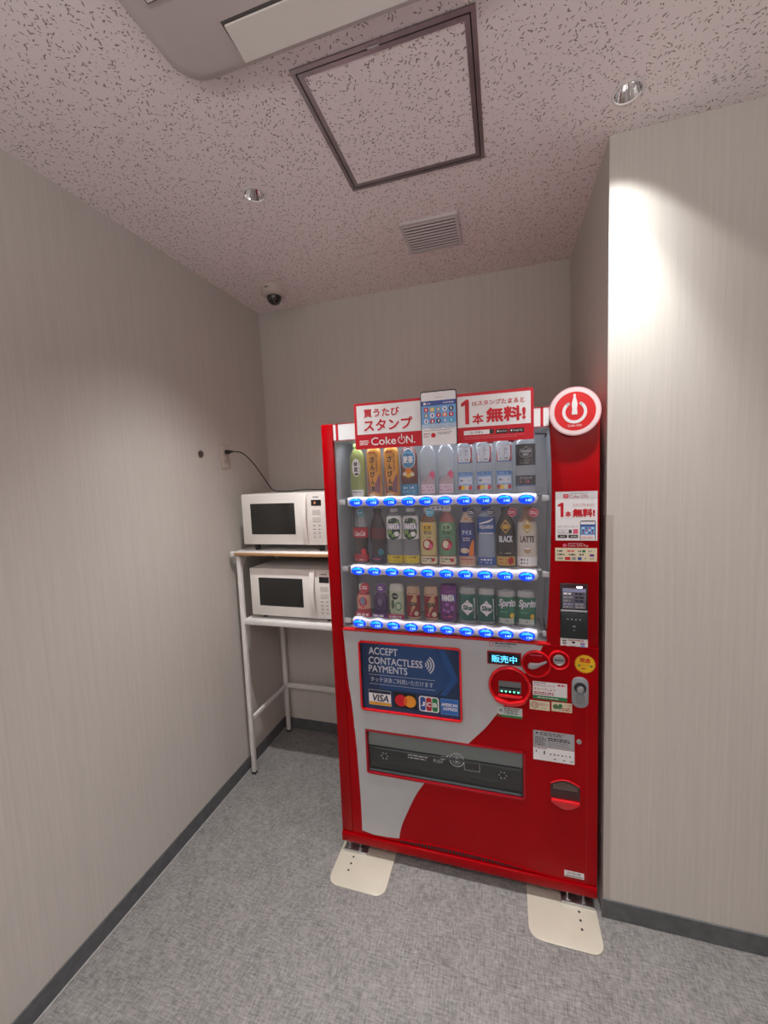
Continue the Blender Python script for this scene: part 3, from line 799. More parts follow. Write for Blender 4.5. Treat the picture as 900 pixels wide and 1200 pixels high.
# screen poster "accept contactless payments"
b = MB(); frame_prism(b, .117, .530, .662, .957, .007, -.010, .001, REDB, .008); b.build('poster_frame', VM)
b = MB(); b.box(.124, .523, -.002, .001, .669, .950, NAVY); ps = b.build('payment_poster', VM)
DB1 = mat('poster_blue_mid', '1d4478', .3, coat=.4); DB2 = mat('poster_blue_deep', '182f56', .3, coat=.4); LT = mat('print_pale', 'c9ccd6', .4)
g = Gfx(flat(-.0021))
g.quad(.133, .523, .669, .950, DB2, 0.3)
g.shape([(.20, .950), (.43, .950), (.505, .83), (.43, .760), (.20, .76)], DB1, .6)
g.shape([(.440, .945), (.468, .945), (.518, .830), (.468, .76), (.445, .76), (.492, .83)], mat('poster_chevron', '244f88', .3), .9)
g.text('ACCEPT', .160, .281, .902, .932, LT, bold=.012); g.text('CONTACTLESS', .158, .380, .862, .892, LT, bold=.012); g.text('PAYMENTS', .157, .318, .828, .857, LT, bold=.012)
for k, r in enumerate((.012, .022, .032, .042)):
    a = .95 - .1 * (k == 0)
    g.disc(.385, .878, r, r, LT, 2, 14, r0=1 - .0052 / r, a0=-a, a1=a)
g.quad(.157, .428, .8165, .8178, LT, 2); g.quad(.157, .428, .777, .7783, LT, 2)
g.text('タッチ決済ご利用いただけます', .163, .420, .787, .808, LT)
g.quad(.152, .246, .688, .752, PW, 1.5); g.quad(.153, .245, .738, .751, NAVY, 2); g.quad(.153, .245, .689, .701, mat('visa_gold', 'd99a2a', .4), 2); g.text('VISA', .163, .236, .704, .734, NAVY, 2.5, bold=.02, shear=.2)
g.quad(.258, .352, .688, .752, PK, 1.5)
g.disc(.287, .719, .0245, .0245, mat('card_red', 'd2182c', .4), 2); g.disc(.324, .719, .0245, .0245, mat('card_amber', 'e8942c', .4), 2.2)
g.disc(.3055, .719, .0070, .0165, mat('card_mix', 'dd5a26', .4), 2.5)
g.rrect(.361, .440, .686, .749, .010, PW, 1.5)
for x0, mm, ch in ((.3655, BLU, 'J'), (.3895, mat('jcb_red', 'b01c30', .4), 'C'), (.4135, GRN, 'B')):
    g.rrect(x0, x0 + .0215, .690, .745, .007, mm, 2); g.text(ch, x0 + .003, x0 + .0185, .708, .726, PW, 2.5, bold=.03)
g.quad(.447, .514, .684, .748, SKY, 1.4); g.quad(.4485, .5125, .6855, .7465, mat('amex_blue', '2f66b4', .4), 1.8)
g.text('AMERICAN', .450, .511, .718, .731, PW, 2.3, bold=.02); g.text('EXPRESS', .457, .511, .702, .714, PW, 2.3, bold=.02)
attach(g.mb.build('poster_print', None, smooth=0, flat_open=True), ps)

# delivery hatch
b = MB(); frame_prism(b, dx0, dx1, dz0, dz1, .007, -.004, .02, PRD, .006); b.build('delivery_frame', VM)
b = MB()
b.box(dx0, dx1, .140, .144, dz0, dz1, DARK); b.box(dx0, dx0 + .003, .01, .14, dz0, dz1, DGREY); b.box(dx1 - .003, dx1, .01, .14, dz0, dz1, DGREY)
b.box(dx0, dx1, .01, .14, dz0, dz0 + .004, DGREY); b.box(dx0, dx1, .01, .14, dz1 - .004, dz1, DARK)
b.prism([(.14, .40), (.14, .46), (.05, .405), (.05, .395)], dx0 + .004, dx1 - .004, mat('chute_grey', '70777a', .3, metal=.4), 'yz')
b.build('delivery_chute', VM)
b = MB(); b.box(dx0 + .008, dx1 - .008, .012, .015, dz0 + .010, dz1 - .008, SMOKE); fl = b.build('delivery_flap', VM)
b = MB(); b.box(dx0 + .03, dx1 - .02, .004, .012, .492, .500, mat('flap_ridge', '44494c', .25, coat=.5), .002); b.box(dx0 + .008, dx1 - .008, .002, .013, dz0 + .009, dz0 + .016, MATS['flap_ridge'], .002); attach(b.build('flap_ridge'), fl)
b = MB(); b.box(dx0 + .009, dx1 - .009, .0095, .0112, .503, dz1 - .010, mat('flap_upper_grey', '6e7675', .18, coat=.5)); attach(b.build('flap_upper_band'), fl)
g = Gfx(flat(.0085)); FP = mat('flap_print', 'a9aeae', .4)
g.disc(.502, .495, .029, .029, FP, 2, 28, r0=.86); g.disc(.502, .495, .018, .018, FP, 2, 24, r0=.86); g.disc(.502, .495, .009, .011, FP, 2)
attach(g.mb.build('flap_print', None, smooth=0, flat_open=True), fl); g = Gfx(flat(.0085)); g.rows(.305, .40, .468, .490, 2, FP, 2, .45, 5); attach(g.mb.build('flap_print', None, smooth=0, flat_open=True), fl); g = Gfx(flat(.0085)); g.text('PUSH', .41, .445, .470, .484, FP, 2)
attach(g.mb.build('flap_print', None, smooth=0, flat_open=True), fl); g = Gfx(flat(.0085)); g.disc(.447, .494, .012, .009, FP, 2, 12); g.shape([(.452, .496), (.470, .512), (.473, .508), (.458, .490)], FP, 2)
attach(g.mb.build('flap_print', None, smooth=0, flat_open=True), fl); g = Gfx(flat(.0085))
for q in ((.530, .590, .492, .4935), (.530, .590, .459, .4605), (.530, .5315, .459, .4935), (.5885, .590, .459, .4935)): g.quad(q[0], q[1], q[2], q[3], FP, 2)
for x in (.205, .675):
    attach(g.mb.build('flap_print', None, smooth=0, flat_open=True), fl); g = Gfx(flat(.0085))
    for k in range(6):
        a = k * PI / 3; g.disc(x + .013 * math.cos(a), .462 + .013 * math.sin(a), .0035, .0035, PG, 2, 8)
attach(g.mb.build('flap_print', None, smooth=0, flat_open=True), fl)

# message display
b = MB(); b.box(.626, .747, -.003, .001, .9055, .9565, PRD, .002); b.box(.630, .743, -.0042, .0, .9095, .9525, mat('display_black', '050812', .15, coat=.5), .001); md = b.build('message_display', VM)
g = Gfx(flat(-.0042)); g.text('販売中', .642, .731, .9155, .943, LCD, 2, bold=.006); attach(g.mb.build('message_text', None, smooth=0, flat_open=True), md)
g = Gfx(flat(-.0012)); g.disc(.641, .982, .0085, .0085, PR, 2, 20, r0=.8); g.text('Coke ON Pay', .655, .712, .9725, .981, PK, 2); g.rows(.655, .735, .984, .990, 1, PK, 2, .7, 8); g.build('pay_sticker', VM)

def ring_y(mb, cx, cz, r, w, mt, y0=-.001, h=.010, n=40):
    prof = [(r, y0), (r, y0 - h * .6), (r - w * .25, y0 - h * .95), (r - w * .6, y0 - h), (r - w, y0 - h * .55), (r - w, y0)]
    mb.caps = False; mb.lathe(prof, (cx, 0, cz), mt, axis='y', n=n); mb.caps = True
# banknote slot
b = MB(); b.lathe([(.068, -.001), (.068, -.003), (0, -.003)], (.704, 0, .828), RED, axis='y', n=40); b.build('note_slot_base', VM)
b = MB(); ring_y(b, .704, .828, .0755, .012, REDB, h=.014); nr = b.build('note_slot_ring', VM)
b = MB(); b.box(.666, .744, -.008, -.002, .801, .845, mat('slot_grey', '6c7072', .35), .001); b.box(.668, .742, -.0095, -.007, .818, .826, DARK, .0005); b.box(.670, .740, -.0095, -.007, .801, .815, DARK, .0005)
b.box(.662, .748, -.014, -.002, .786, .797, REDB, .003); ns = b.build('note_slot', VM)
b = MB()
for k in range(5):
    x = .6765 + k * .0145; b.prism([(x - .0035, .811), (x + .0035, .811), (x + .0015, .806), (x - .0015, .806)], -.0106, -.0094, LED)
attach(b.build('arrow_lights'), ns)
b = MB(); b.prism([(.650, .776), (.665, .765), (.688, .758), (.704, .756), (.720, .758), (.743, .765), (.760, .776), (.752, .785), (.704, .771), (.656, .785)], -.020, -.002, REDB, bev=.002); b.build('note_lip', VM)
# return lever
b = MB(); b.lathe([(.046, -.001), (.046, -.004), (0, -.004)], (.797, 0, .922), RED, axis='y', n=36); ring_y(b, .797, .922, .0505, .0075, REDB, h=.011); b.build('lever_dish', VM)
lp = [(.768, .912)]
b = MB(); b.prism([(.7675, .9195), (.775, .9285), (.786, .9275), (.805, .9285), (.831, .9395), (.832, .9345), (.808, .9185), (.795, .910), (.780, .906), (.770, .910)], -.019, -.009, mat('lever_silver', 'a6a6aa', .3, metal=.6), bev=.002); b.lathe([(.006, -.001), (.006, -.016)], (.781, 0, .918), GPL, axis='y', n=14); b.build('return_lever', VM)
g = Gfx(flat(-.0042)); g.rows(.775, .820, .951, .957, 1, PNK, 2, .6, 4); g.build('lever_print', VM)
# coin slot
b = MB(); ring_y(b, .873, .944, .0355, .0075, REDB, h=.011); b.lathe([(.030, -.001), (.030, -.004), (0, -.004)], (.873, 0, .944), RED, axis='y', n=32); cs = b.build('coin_slot', VM)
b = MB(); b.lathe([(.0195, -.003), (.0195, -.009), (.016, -.0105), (.015, -.008), (0, -.008)], (.873, 0, .944), STEEL, axis='y', n=28); b.box(.858, .888, -.0088, -.0078, .9425, .9455, PK); attach(b.build('coin_plate'), cs)
# star sticker
g = Gfx(flat(-.0004)); pts = []
for k in range(48): r = .0345 if k % 2 else .0300; a = 2 * PI * k / 48; pts.append((.9575 + r * math.cos(a), .935 + r * math.sin(a)))
g.shape(pts, YEL, 1); g.text('現金', .9395, .9755, .939, .957, PR, 2, bold=.02); g.text('チャージ', .941, .974, .925, .934, PRD, 2); g.disc(.938, .928, .004, .004, GRN, 2, 10); g.disc(.978, .928, .004, .004, GRN, 2, 10); g.rows(.945, .970, .915, .921, 1, PRD, 2, .6, 2)
g.build('star_sticker', VM, 'yellow burst sticker')
# key lock
b = MB(); b.prism(rr(.914, .968, .776, .887, .024, 8), -.008, 0, GPL, bev=.002); lk_ = b.build('lock_plate', VM)
b = MB(); b.lathe([(.020, -.0075), (.020, -.0095), (.0165, -.010), (.0150, -.0085), (.012, -.0085)], (.941, 0, .850), DGREY, axis='y', n=26); b.lathe([(.0115, -.008), (.0115, -.016), (.0085, -.0175), (.004, -.0175), (.0035, -.015), (0, -.015)], (.941, 0, .846), STEEL, axis='y', n=22)
b.prism(rr(.926, .956, .790, .832, .013, 6), -.0092, -.0078, mat('lock_recess', '7d8084', .4)); attach(b.build('lock_cylinder'), lk_)
# charging stickers
g = Gfx(flat(-.0004))
g.quad(.785, .900, .789, .855, PW, 1); g.quad(.785, .900, .789, .803, GRN, 1.5); g.text('お釣りおつりを', .789, .860, .838, .846, PRD, 2); g.rows(.789, .830, .848, .853, 1, PK, 2)
g.text('チャージしよう', .789, .860, .822, .832, PRD, 2, bold=.01); g.rows(.789, .860, .806, .818, 2, PRD, 2, .6, 3); g.rows(.868, .896, .843, .851, 1, PR, 2, .8, 3); g.rows(.80, .89, .792, .800, 1, PW, 2.5, .4, 6)
g.build('charge_sticker', VM)
g = Gfx(flat(-.0004)); g.quad(.774, .842, .747, .782, CREAM, 1); g.disc(.791, .765, .012, .012, PRD, 2, 20, r0=.8); g.text('注目', .784, .798, .761, .771, PRD, 2.2); g.text('お知らせ', .806, .838, .765, .774, PRD, 2); g.text('くじ', .815, .831, .752, .761, PRD, 2); g.build('notice_sticker', VM)
g = Gfx(flat(-.0004)); g.quad(.848, .916, .749, .784, CREAM, 1); g.disc(.862, .767, .0095, .0095, mat('leaf_green', '4f6b4a', .5), 2); g.disc(.878, .772, .007, .007, GRN, 2); g.disc(.875, .764, .006, .006, mat('leaf_green', '4f6b4a', .5), 2.2); g.text('つり銭', .887, .912, .771, .779, PRD, 2); g.rows(.882, .913, .753, .767, 2, PRD, 2, .5, 9); g.build('coin_sticker', VM)
g = Gfx(flat(-.0010)); g.quad(.672, .748, .704, .7435, mat('sticker_grey', 'bfc6c4', .4), 1); g.disc(.672, .727, .014, .016, MATS['sticker_grey'], 1.3); g.quad(.672, .748, .704, .7125, GRN, 1.6); g.shape([(.658, .704), (.663, .715), (.668, .704)], GRN, 1.7); g.rows(.684, .744, .716, .741, 4, PK, 2, .5, 12); g.disc(.672, .729, .007, .007, PG, 2); g.build('eco_sticker', VM)
# licence label
g = Gfx(flat(-.0004)); g.quad(.785, .924, .606, .668, SILV, 1); g.quad(.785, .924, .554, .6045, PW, 1)
g.shape([(.792, .655), (.804, .655), (.798, .664)], PK, 2); g.rows(.808, .905, .650, .664, 2, PK, 2, .45, 5); g.rows(.790, .830, .611, .646, 6, PK, 2, .45, 15); g.rows(.836, .915, .632, .646, 2, PK, 2, .6, 25); g.rows(.836, .918, .611, .630, 3, PG, 2, .5, 35)
g.rows(.789, .835, .598, .603, 1, PK, 2, .6, 9); g.text('1', .7935, .797, .584, .592, PK, 2); g.text('8', .820, .826, .578, .593, PK, 2, bold=.02)
for k in range(6): g.rows(.842 + k * .013, .848 + k * .013, .579, .585, 1, PK, 2, .8, k)
for x in (.855, .885, .910): g.rows(x, x + .009, .562, .567, 1, PK, 2, .8, int(x * 99))
g.build('licence_label', VM)
b = MB(); b.lathe([(.0085, 0), (.0085, -.004), (.006, -.0055), (.003, -.0055), (.0025, -.004), (0, -.004)], (.939, 0, .646), STEEL, axis='y', n=20); b.build('service_lock', VM)
# coin return cup
def arch(x0, x1, z0, z1, rise, fall):
    top = [(x1 + (x0 - x1) * k / 10, z1 + rise * math.sin(PI * k / 10)) for k in range(11)]
    bot = [(x0 + (x1 - x0) * k / 10, z0 - fall * math.sin(PI * k / 10)) for k in range(11)]
    return top + bot
b = MB(); b.prism(arch(.844, .942, .413, .472, .018, .0), -.0015, .0, mat('cup_dark_red', '3a0a10', .2, coat=.6)); cr_ = b.build('coin_return', VM)
b = MB(); b.tube([(x, -.002, z) for x, z in arch(.844, .942, .413, .472, .018, 0)[:11]], .0022, REDB, 6); attach(b.build('cup_rim'), cr_)
b = MB(); b.prism(arch(.845, .941, .405, .4145, 0, .022), -.012, -.001, REDB, bev=.002); attach(b.build('cup_lip'), cr_)
b = MB(); b.prism(arch(.852, .934, .452, .468, .012, 0), -.0028, -.001, mat('cup_flap', '5a4a40', .15, coat=.6)); attach(b.build('cup_flap'), cr_)
# serial plate
g = Gfx(flat(-.0004)); g.quad(.890, .957, .110, .1345, PW, 1); g.text('自販機', .900, .946, .122, .131, PK, 2); g.quad(.895, .953, .1125, .118, PG, 2); g.build('maker_plate', VM)

# promo poster on the right column
g = Gfx(flat(-.0026)); g.quad(.863, .9935, 1.3715, 1.5395, PW, 1); pb = None
g.quad(.863, .9935, 1.5135, 1.5395, mat('poster_grey', 'd2d0d4', .45), 1.3)
g.rrect(.888, .9045, 1.517, 1.531, .003, PR, 2); g.disc(.896, .5 + 1.024, .0045, .0045, PW, 2.4, 16, r0=.75); g.text('Coke ON.', .908, .966, 1.517, 1.5285, PRD, 2); g.rows(.908, .966, 1.531, 1.535, 1, PG, 2, .6, 4)
one(g, .8700, .8885, 1.453, 1.502, PR); g.text('スタンプたまると', .917, .984, 1.488, 1.498, PRD, 2); g.text('本', .893, .913, 1.453, 1.473, PR, 2, bold=.03); g.text('無料!', .917, .986, 1.452, 1.481, PR, 2, bold=.04)
g.text('今すぐダウンロード', .870, .934, 1.4155, 1.4235, PK, 2)
g.quad(.870, .906, 1.397, 1.409, PG, 2); g.quad(.871, .905, 1.398, 1.408, PW, 2.4); g.text('コークオン', .874, .893, 1.3995, 1.4065, PK, 2.8); g.quad(.905, .914, 1.397, 1.409, DGREY, 2.6)
g.quad(.919, .934, 1.395, 1.411, PNK, 2); g.quad(.870, .900, 1.381, 1.391, PK, 2); g.quad(.904, .934, 1.381, 1.391, PK, 2); g.rows(.878, .898, 1.384, 1.388, 1, PW, 2.4, .6, 2); g.rows(.911, .932, 1.384, 1.388, 1, PW, 2.4, .6, 3)
g.rrect(.940, .988, 1.362 + .0095, 1.440, .005, PK, 2); g.quad(.942, .986, 1.3718, 1.4365, PW, 2.3); g.quad(.942, .986, 1.391, 1.4270, SKY, 2.6); g.quad(.942, .986, 1.4205, 1.4270, BLU, 2.8)
for i in range(4):
    for j in range(3): g.disc(.950 + .0095 * i, 1.4145 - .008 * j, .003, .003, (PW, NAVY, PR)[(i + j) % 3], 3, 8)
g.rows(.944, .984, 1.376, 1.387, 2, PR, 2.8, .4, 7)
g.build('promo_poster', VM)
g = Gfx(flat(-.0026)); g.quad(.8615, .9925, 1.300, 1.346, CREAM, 1); g.disc(.892, 1.3545, .0065, .0065, PNK, 2, 16); g.text('Coke ON Pay', .902, .966, 1.348, 1.3585, mat('print_rose', 'e0b0b8', .5), 2); g.rows(.902, .962, 1.360, 1.363, 1, MATS['print_rose'], 2, .6, 6)
for (x, z, wd, mm) in ((.868, 1.335, .020, PK), (.900, 1.335, .026, PR), (.934, 1.335, .010, PK), (.947, 1.335, .010, GRN), (.966, 1.335, .014, PG), (.868, 1.323, .028, PK), (.905, 1.323, .022, PK), (.938, 1.323, .018, PK), (.970, 1.321, .014, PUR)):
    if mm in (PR, PK, PG): g.rows(x, x + wd, z - .003, z + .003, 1, mm, 2, .75, int(x * 777))
    else: g.quad(x, x + wd, z - .004, z + .004, mm, 2)
g.text('VISA', .869, .886, 1.306, 1.3125, NAVY, 2, bold=.02, shear=.2); g.quad(.893, .910, 1.304, 1.314, PR, 2); g.quad(.915, .927, 1.304, 1.314, PG, 2); g.quad(.933, .945, 1.304, 1.314, BLU, 2); g.disc(.957, 1.310, .003, .003, PG, 2, 8); g.rows(.970, .985, 1.307, 1.311, 1, PK, 2, .6, 3)
g.build('payment_label', VM)
# card reader
b = MB(); b.box(.8765, .9655, -.006, .0, 1.026, 1.2225, mat('reader_bezel', '2a0c14', .25, coat=.5), .002); rd = b.build('card_reader', VM)
b = MB(); b.box(.884, .959, -.0085, -.005, 1.1335, 1.205, mat('reader_screen_grey', '6a6878', .2, coat=.4), .001); b.box(.879, .963, -.012, -.005, 1.1225, 1.129, GPL, .0015); attach(b.build('reader_screen'), rd)
b = MB(); b.box(.879, .963, -.014, -.005, 1.028, 1.120, mat('reader_pad', '20282a', .35, coat=.2), .003); attach(b.build('touch_pad'), rd)
b = MB(); b.box(.929, .947, -.0095, -.006, 1.2075, 1.2125, LAMPW, .002); attach(b.build('indicator_lamp'), rd)
g = Gfx(flat(-.0087)); g.quad(.885, .958, 1.193, 1.2035, mat('screen_pale', '9096b8', .3), .8)
for k, z in enumerate((1.187, 1.174, 1.162, 1.150, 1.140)):
    g.rows(.887, .918, z - .004, z + .004, 1, (PW, PG, PG, MATS['screen_pale'], PG)[k], 1.2, .8, k); g.rows(.924, .956, z - .004, z + .004, 1, (PK, PK, NAVY, PG, PG)[k], 1.2, .8, k + 10)
attach(g.mb.build('screen_print', None, smooth=0, flat_open=True), rd)
g2 = Gfx(flat(-.0142)); g = g2
for k in range(4): g2.disc(.900 + .013 * k, 1.098, .0024, .0014, PW, 1, 8)
g2.disc(.9205, 1.073, .006, .003, PG, 1, 12); g2.disc(.9205, 1.060, .002, .003, PG, 1, 8)
attach(g.mb.build('pad_print', None, smooth=0, flat_open=True), rd)
g = Gfx(flat(-.0026)); g.quad(.878, .9655, .9905, 1.0255, PW, 1); g.rows(.885, .90, 1.002, 1.020, 2, PK, 2, .5, 3); g.rows(.905, .955, 1.016, 1.021, 1, PRD, 2, .6, 4); g.disc(.920, 1.011, .006, .004, PK, 2, 12); g.quad(.942, .956, 1.003, 1.013, mat('print_lilac', '9a86b4', .5), 2); g.quad(.942, .956, .995, 1.002, SKY, 2); g.quad(.886, .897, .995, .999, PRD, 2); g.rows(.910, .930, .996, 1.001, 1, PG, 2, .5, 5)
g.build('reader_sticker', VM)

# big sign on top of the machine
b = MB(); b.prism(rr(.1495, .7945, 1.7225, 1.895, .007), -.0165, -.0135, PR); sg = b.build('promotion_sign', VM)
# translucent white panels
g = Gfx(flat(-.0166)); g.quad(.160, .409, 1.7775, 1.8855, PW, 1)
g.text('買うたび', .188, .327, 1.840, 1.871, PR, 2, bold=.02); g.text('スタンプ', .187, .376, 1.788, 1.832, PR, 2, bold=.022)
g.text('Coke', .2135, .311, 1.735, 1.764, PW, 2, bold=.006)
g.text('N.', .350, .384, 1.735, 1.763, PW, 2, bold=.006)
g.disc(.333, .0 + 1.7485, .0145, .0140, PW, 2, 28, r0=.80, a0=PI * .5 + .42, a1=PI * 2.5 - .42); g.quad(.3315, .3345, 1.749, 1.771, PW, 2)
g.rows(.168, .205, 1.737, 1.756, 3, PW, 2, .55, 3)
attach(g.mb.build('sign_print', None, smooth=0, flat_open=True), sg); g = Gfx(flat(-.0166)); g.quad(.540, .785, 1.7765, 1.8845, PW, 1)
one(g, .5525, .5805, 1.787, 1.873, PR); g.text('15スタンプたまると', .592, .765, 1.849, 1.866, PR, 2, bold=.012)
g.text('本', .591, .630, 1.785, 1.822, PR, 2, bold=.025); g.text('無料!', .638, .769, 1.788, 1.839, PR, 2, bold=.035)
g.quad(.561, .649, 1.7495, 1.7645, PW, 1); g.text('コークオン', .583, .627, 1.7525, 1.7615, PK, 2, bold=.02); g.quad(.649, .663, 1.7495, 1.7645, DGREY, 1)
for x0 in (.670, .715):
    g.rrect(x0, x0 + (.040 if x0 < .7 else .048), 1.7485, 1.763, .002, PK, 1); g.disc(x0 + .007, 1.756, .0028, .0033, PW, 2, 10)
g.text('App Store', .682, .706, 1.7525, 1.7585, PW, 2); g.text('Google Play', .728, .758, 1.7515, 1.7590, PW, 2)
g.rows(.561, .775, 1.733, 1.744, 2, mat('print_faint_pink', 'd06a78', .5), 2, .35, 8)
attach(g.mb.build('sign_print', None, smooth=0, flat_open=True), sg)
b = MB(); b.prism(rr(.4085, .5385, 1.7215, 1.914, .010), -.0225, -.0170, PK, bev=.001); ph = b.build('phone_cutout', VM, 'tall white phone screen cutout')
g = Gfx(flat(-.0226)); g.rrect(.4115, .5355, 1.7215, 1.9095, .007, PW, .6)
g.quad(.4115, .5355, 1.797, 1.879, SKY, 1); g.quad(.4115, .5355, 1.862, 1.879, mat('phone_blue', '3b4f9a', .4), 1.3); g.quad(.4115, .5355, 1.782, 1.797, mat('phone_pale_blue', 'b4cbe4', .4), 1.2)
g.text('Coke ON', .460, .487, 1.888, 1.892, PR, 2); g.disc(.424, 1.870, .005, .005, PW, 2, 12); g.rows(.432, .446, 1.867, 1.872, 1, PW, 2, .6, 3); g.rows(.49, .53, 1.867, 1.872, 1, PW, 2, .6, 4)
cols = [PR, YEL, PG, PW, NAVY, PG, PW, PR, ORA, PR, PW, PR, NAVY, SKY, CYAN]
for k in range(15):
    g.disc(.4285 + (k % 5) * .0225, 1.848 - (k // 5) * .0205, .0085, .0085, cols[k], 1.7, 16); g.disc(.4285 + (k % 5) * .0225, 1.848 - (k // 5) * .0205, .003, .005, PW if cols[k] != PW else BLU, 2, 10)
g.rows(.419, .53, 1.772, 1.776, 1, PK, 2, .35, 9); g.disc(.453, 1.757, .0085, .0085, PR, 2, 16); g.rows(.417, .442, 1.748, 1.767, 2, PRD, 2, .3, 13); g.rows(.468, .52, 1.757, 1.768, 2, PK, 2, .35, 14)
g.text('Coca-Cola', .440, .530, 1.778, 1.803, mat('script_grey', 'a9b4c4', .5), 2.3, shear=.25)
attach(g.mb.build('phone_print', None, smooth=0, flat_open=True), ph)

# round power sign
b = MB(); b.lathe([(.079, -.014), (.079, -.017), (0, -.017)], (.9215, 0, 1.804), mat('disc_rim', 'e2b4bc', .35), axis='y', n=56); ds = b.build('round_sign', VM, 'round red and white power symbol sign')
g = Gfx(flat(-.0171)); c = (.9215, 1.804)
g.disc(c[0], c[1], .075, .075, mat('disc_white', 'f0dadc', .4), 1, 56, r0=.845); g.disc(c[0], c[1], .0625, .0625, REDB, 1, 56)
g.disc(.9205, 1.802, .0375, .0375, PW, 2, 44, r0=.74, a0=PI * .5 + .62, a1=PI * 2.5 - .62)
for s_ in (-1, 1): a = PI / 2 + s_ * .62; g.disc(.9205 + .0326 * math.cos(a), 1.802 + .0326 * math.sin(a), .0049, .0049, PW, 2, 12)
bot = [(.0085, 1.7935), (.0080, 1.806), (.0070, 1.812), (.0085, 1.822), (.0085, 1.830), (.0055, 1.842), (.0033, 1.850), (.0036, 1.857), (.0030, 1.8595)]
g.shape([(.9205 + w_, z) for w_, z in bot] + [(.9205 - w_, z) for w_, z in bot[::-1]], PW, 2.4)
g.text('Coke ON.', .9005, .9435, 1.7545, 1.7615, PW, 2)
attach(g.mb.build('round_sign_print', None, smooth=0, flat_open=True), ds)

# ------------------------------------------------------------------ DRINKS
YD = .066
FLATR = .55   # the samples in such a display are shallow half-round dummies
def col(name, h, **k): return mat(name, h, k.pop('rough', .3), **k)
def prof_tea(r, H_):
    return [(r * .9, 0), (r, .004), (r, H_ * .68), (r * .97, H_ * .74), (r * .80, H_ * .82), (r * .55, H_ * .88), (r * .42, H_ * .905), (r * .42, H_ * .93)]
def prof_straight(r, H_):
    return [(r * .9, 0), (r, .004), (r, H_ * .80), (r * .92, H_ * .86), (r * .62, H_ * .91), (r * .42, H_ * .93), (r * .42, H_ * .945)]
def prof_contour(r, H_):
    return [(r * .88, 0), (r * .98, .006), (r * .98, H_ * .14), (r * .86, H_ * .24), (r * .84, H_ * .32), (r, H_ * .44), (r, H_ * .62), (r * .82, H_ * .74), (r * .55, H_ * .85), (r * .42, H_ * .91), (r * .42, H_ * .935)]
def prof_neck(r, H_):
    return [(r * .9, 0), (r, .004), (r, H_ * .66), (r * .93, H_ * .72), (r * .62, H_ * .82), (r * .45, H_ * .89), (r * .45, H_ * .93)]
def prof_can(r, H_):
    return [(r * .80, 0), (r * .86, .003), (r, .010), (r, H_ - .014), (r * .88, H_ - .005), (r * .86, H_), (r * .80, H_), (r * .78, H_ - .003), (0, H_ - .003)]
def prof_small(r, H_):
    return [(r * .85, 0), (r, .004), (r, H_ * .22), (r * .93, H_ * .34), (r, H_ * .48), (r * .96, H_ * .60), (r * .78, H_ * .72), (r * .58, H_ * .80), (r * .58, H_ * .84)]
def seg_mats(prof, H_, bands, default):
    out = []
    for (r0, z0), (r1, z1) in zip(prof, prof[1:]):
        zm = (z0 + z1) / 2 / H_; mm = default
        for a, c, x in bands:
            if a <= zm <= c: mm = x
        out.append(mm)
    return out
def refine(prof, cuts):
    out = []
    for (r0, z0), (r1, z1) in zip(prof, prof[1:]):
        out.append((r0, z0))
        if z1 > z0:
            for c in sorted(cuts):
                if z0 + 1e-5 < c < z1 - 1e-5: out.append((r0 + (r1 - r0) * (c - z0) / (z1 - z0), c))
    out.append(prof[-1]); return out
def rad_at(prof, z):
    for (r0, z0), (r1, z1) in zip(prof, prof[1:]):
        if z0 <= z <= z1 and z1 > z0: return r0 + (r1 - r0) * (z - z0) / (z1 - z0)
    return prof[0][0]
TURN = 0.42
def drink(name, label, cat, x, row, r, H_, prof_fn, body, cap, design, group=None, bands=()):
    z = SHELF[row] + .0003
    t = thing(name, label, cat, (x, YD, z), group)
    prof = prof_fn(r, H_)
    prof = refine(prof, [q * H_ for a in bands for q in a[:2]])
    b = MB(); b.lathe(prof, (x, YD, z), seg_mats(prof, H_, bands, body), n=40, sz=FLATR); b.build('can_body' if prof_fn is prof_can else 'bottle_body', t)
    if cap:
        hc = prof[-1][1]; rc = r * (.50 if prof_fn is not prof_small else .62)
        b = MB(); b.lathe([(rc, hc - .001), (rc, H_ - .002), (rc * .9, H_), (0, H_)], (x, YD, z), cap, n=20, sz=FLATR + .1); b.build('cap', t)
    def fn(u, v, h, x=x, z=z, prof=prof):
        rr_ = rad_at(prof, v) + .0004 * h + .0003
        a = u / r - .0
        return (x + rr_ * math.sin(a), YD - (rr_ * FLATR + .0003) * math.cos(a), z + v)
    g = Gfx(fn); g.cur = True
    design(g, r, H_)
    if g.mb.v: g.build('label_print', t)
    return t
def clone(src, dx, label):
    c = src.copy(); COL.objects.link(c); c.location = src.location + Vector((dx, 0, 0)); c['label'] = label
    for ch in src.children:
        k = ch.copy(); COL.objects.link(k); k.parent = c; k.matrix_parent_inverse = ch.matrix_parent_inverse.copy()
    return c
G1 = 'drinks in the top row'; G2 = 'drinks in the middle row'; G3 = 'drinks in the bottom row'
W_ = 1.30
def full(g, r, z0, z1, mt, h=.5): # band round the front half
    g.quad(-r * 1.55, r * 1.55, z0, z1, mt, h)
CX1 = [.1245, .195, .267, .339, .413, .4835, .556, .625, .6965, .771]
CX2 = [.1245, .1995, .2695, .337, .407, .4805, .5565, .6285, .6985, .7735]
CX3 = [.125, .199, .268, .3375, .4095, .479, .5535, .6245, .697, .7685]
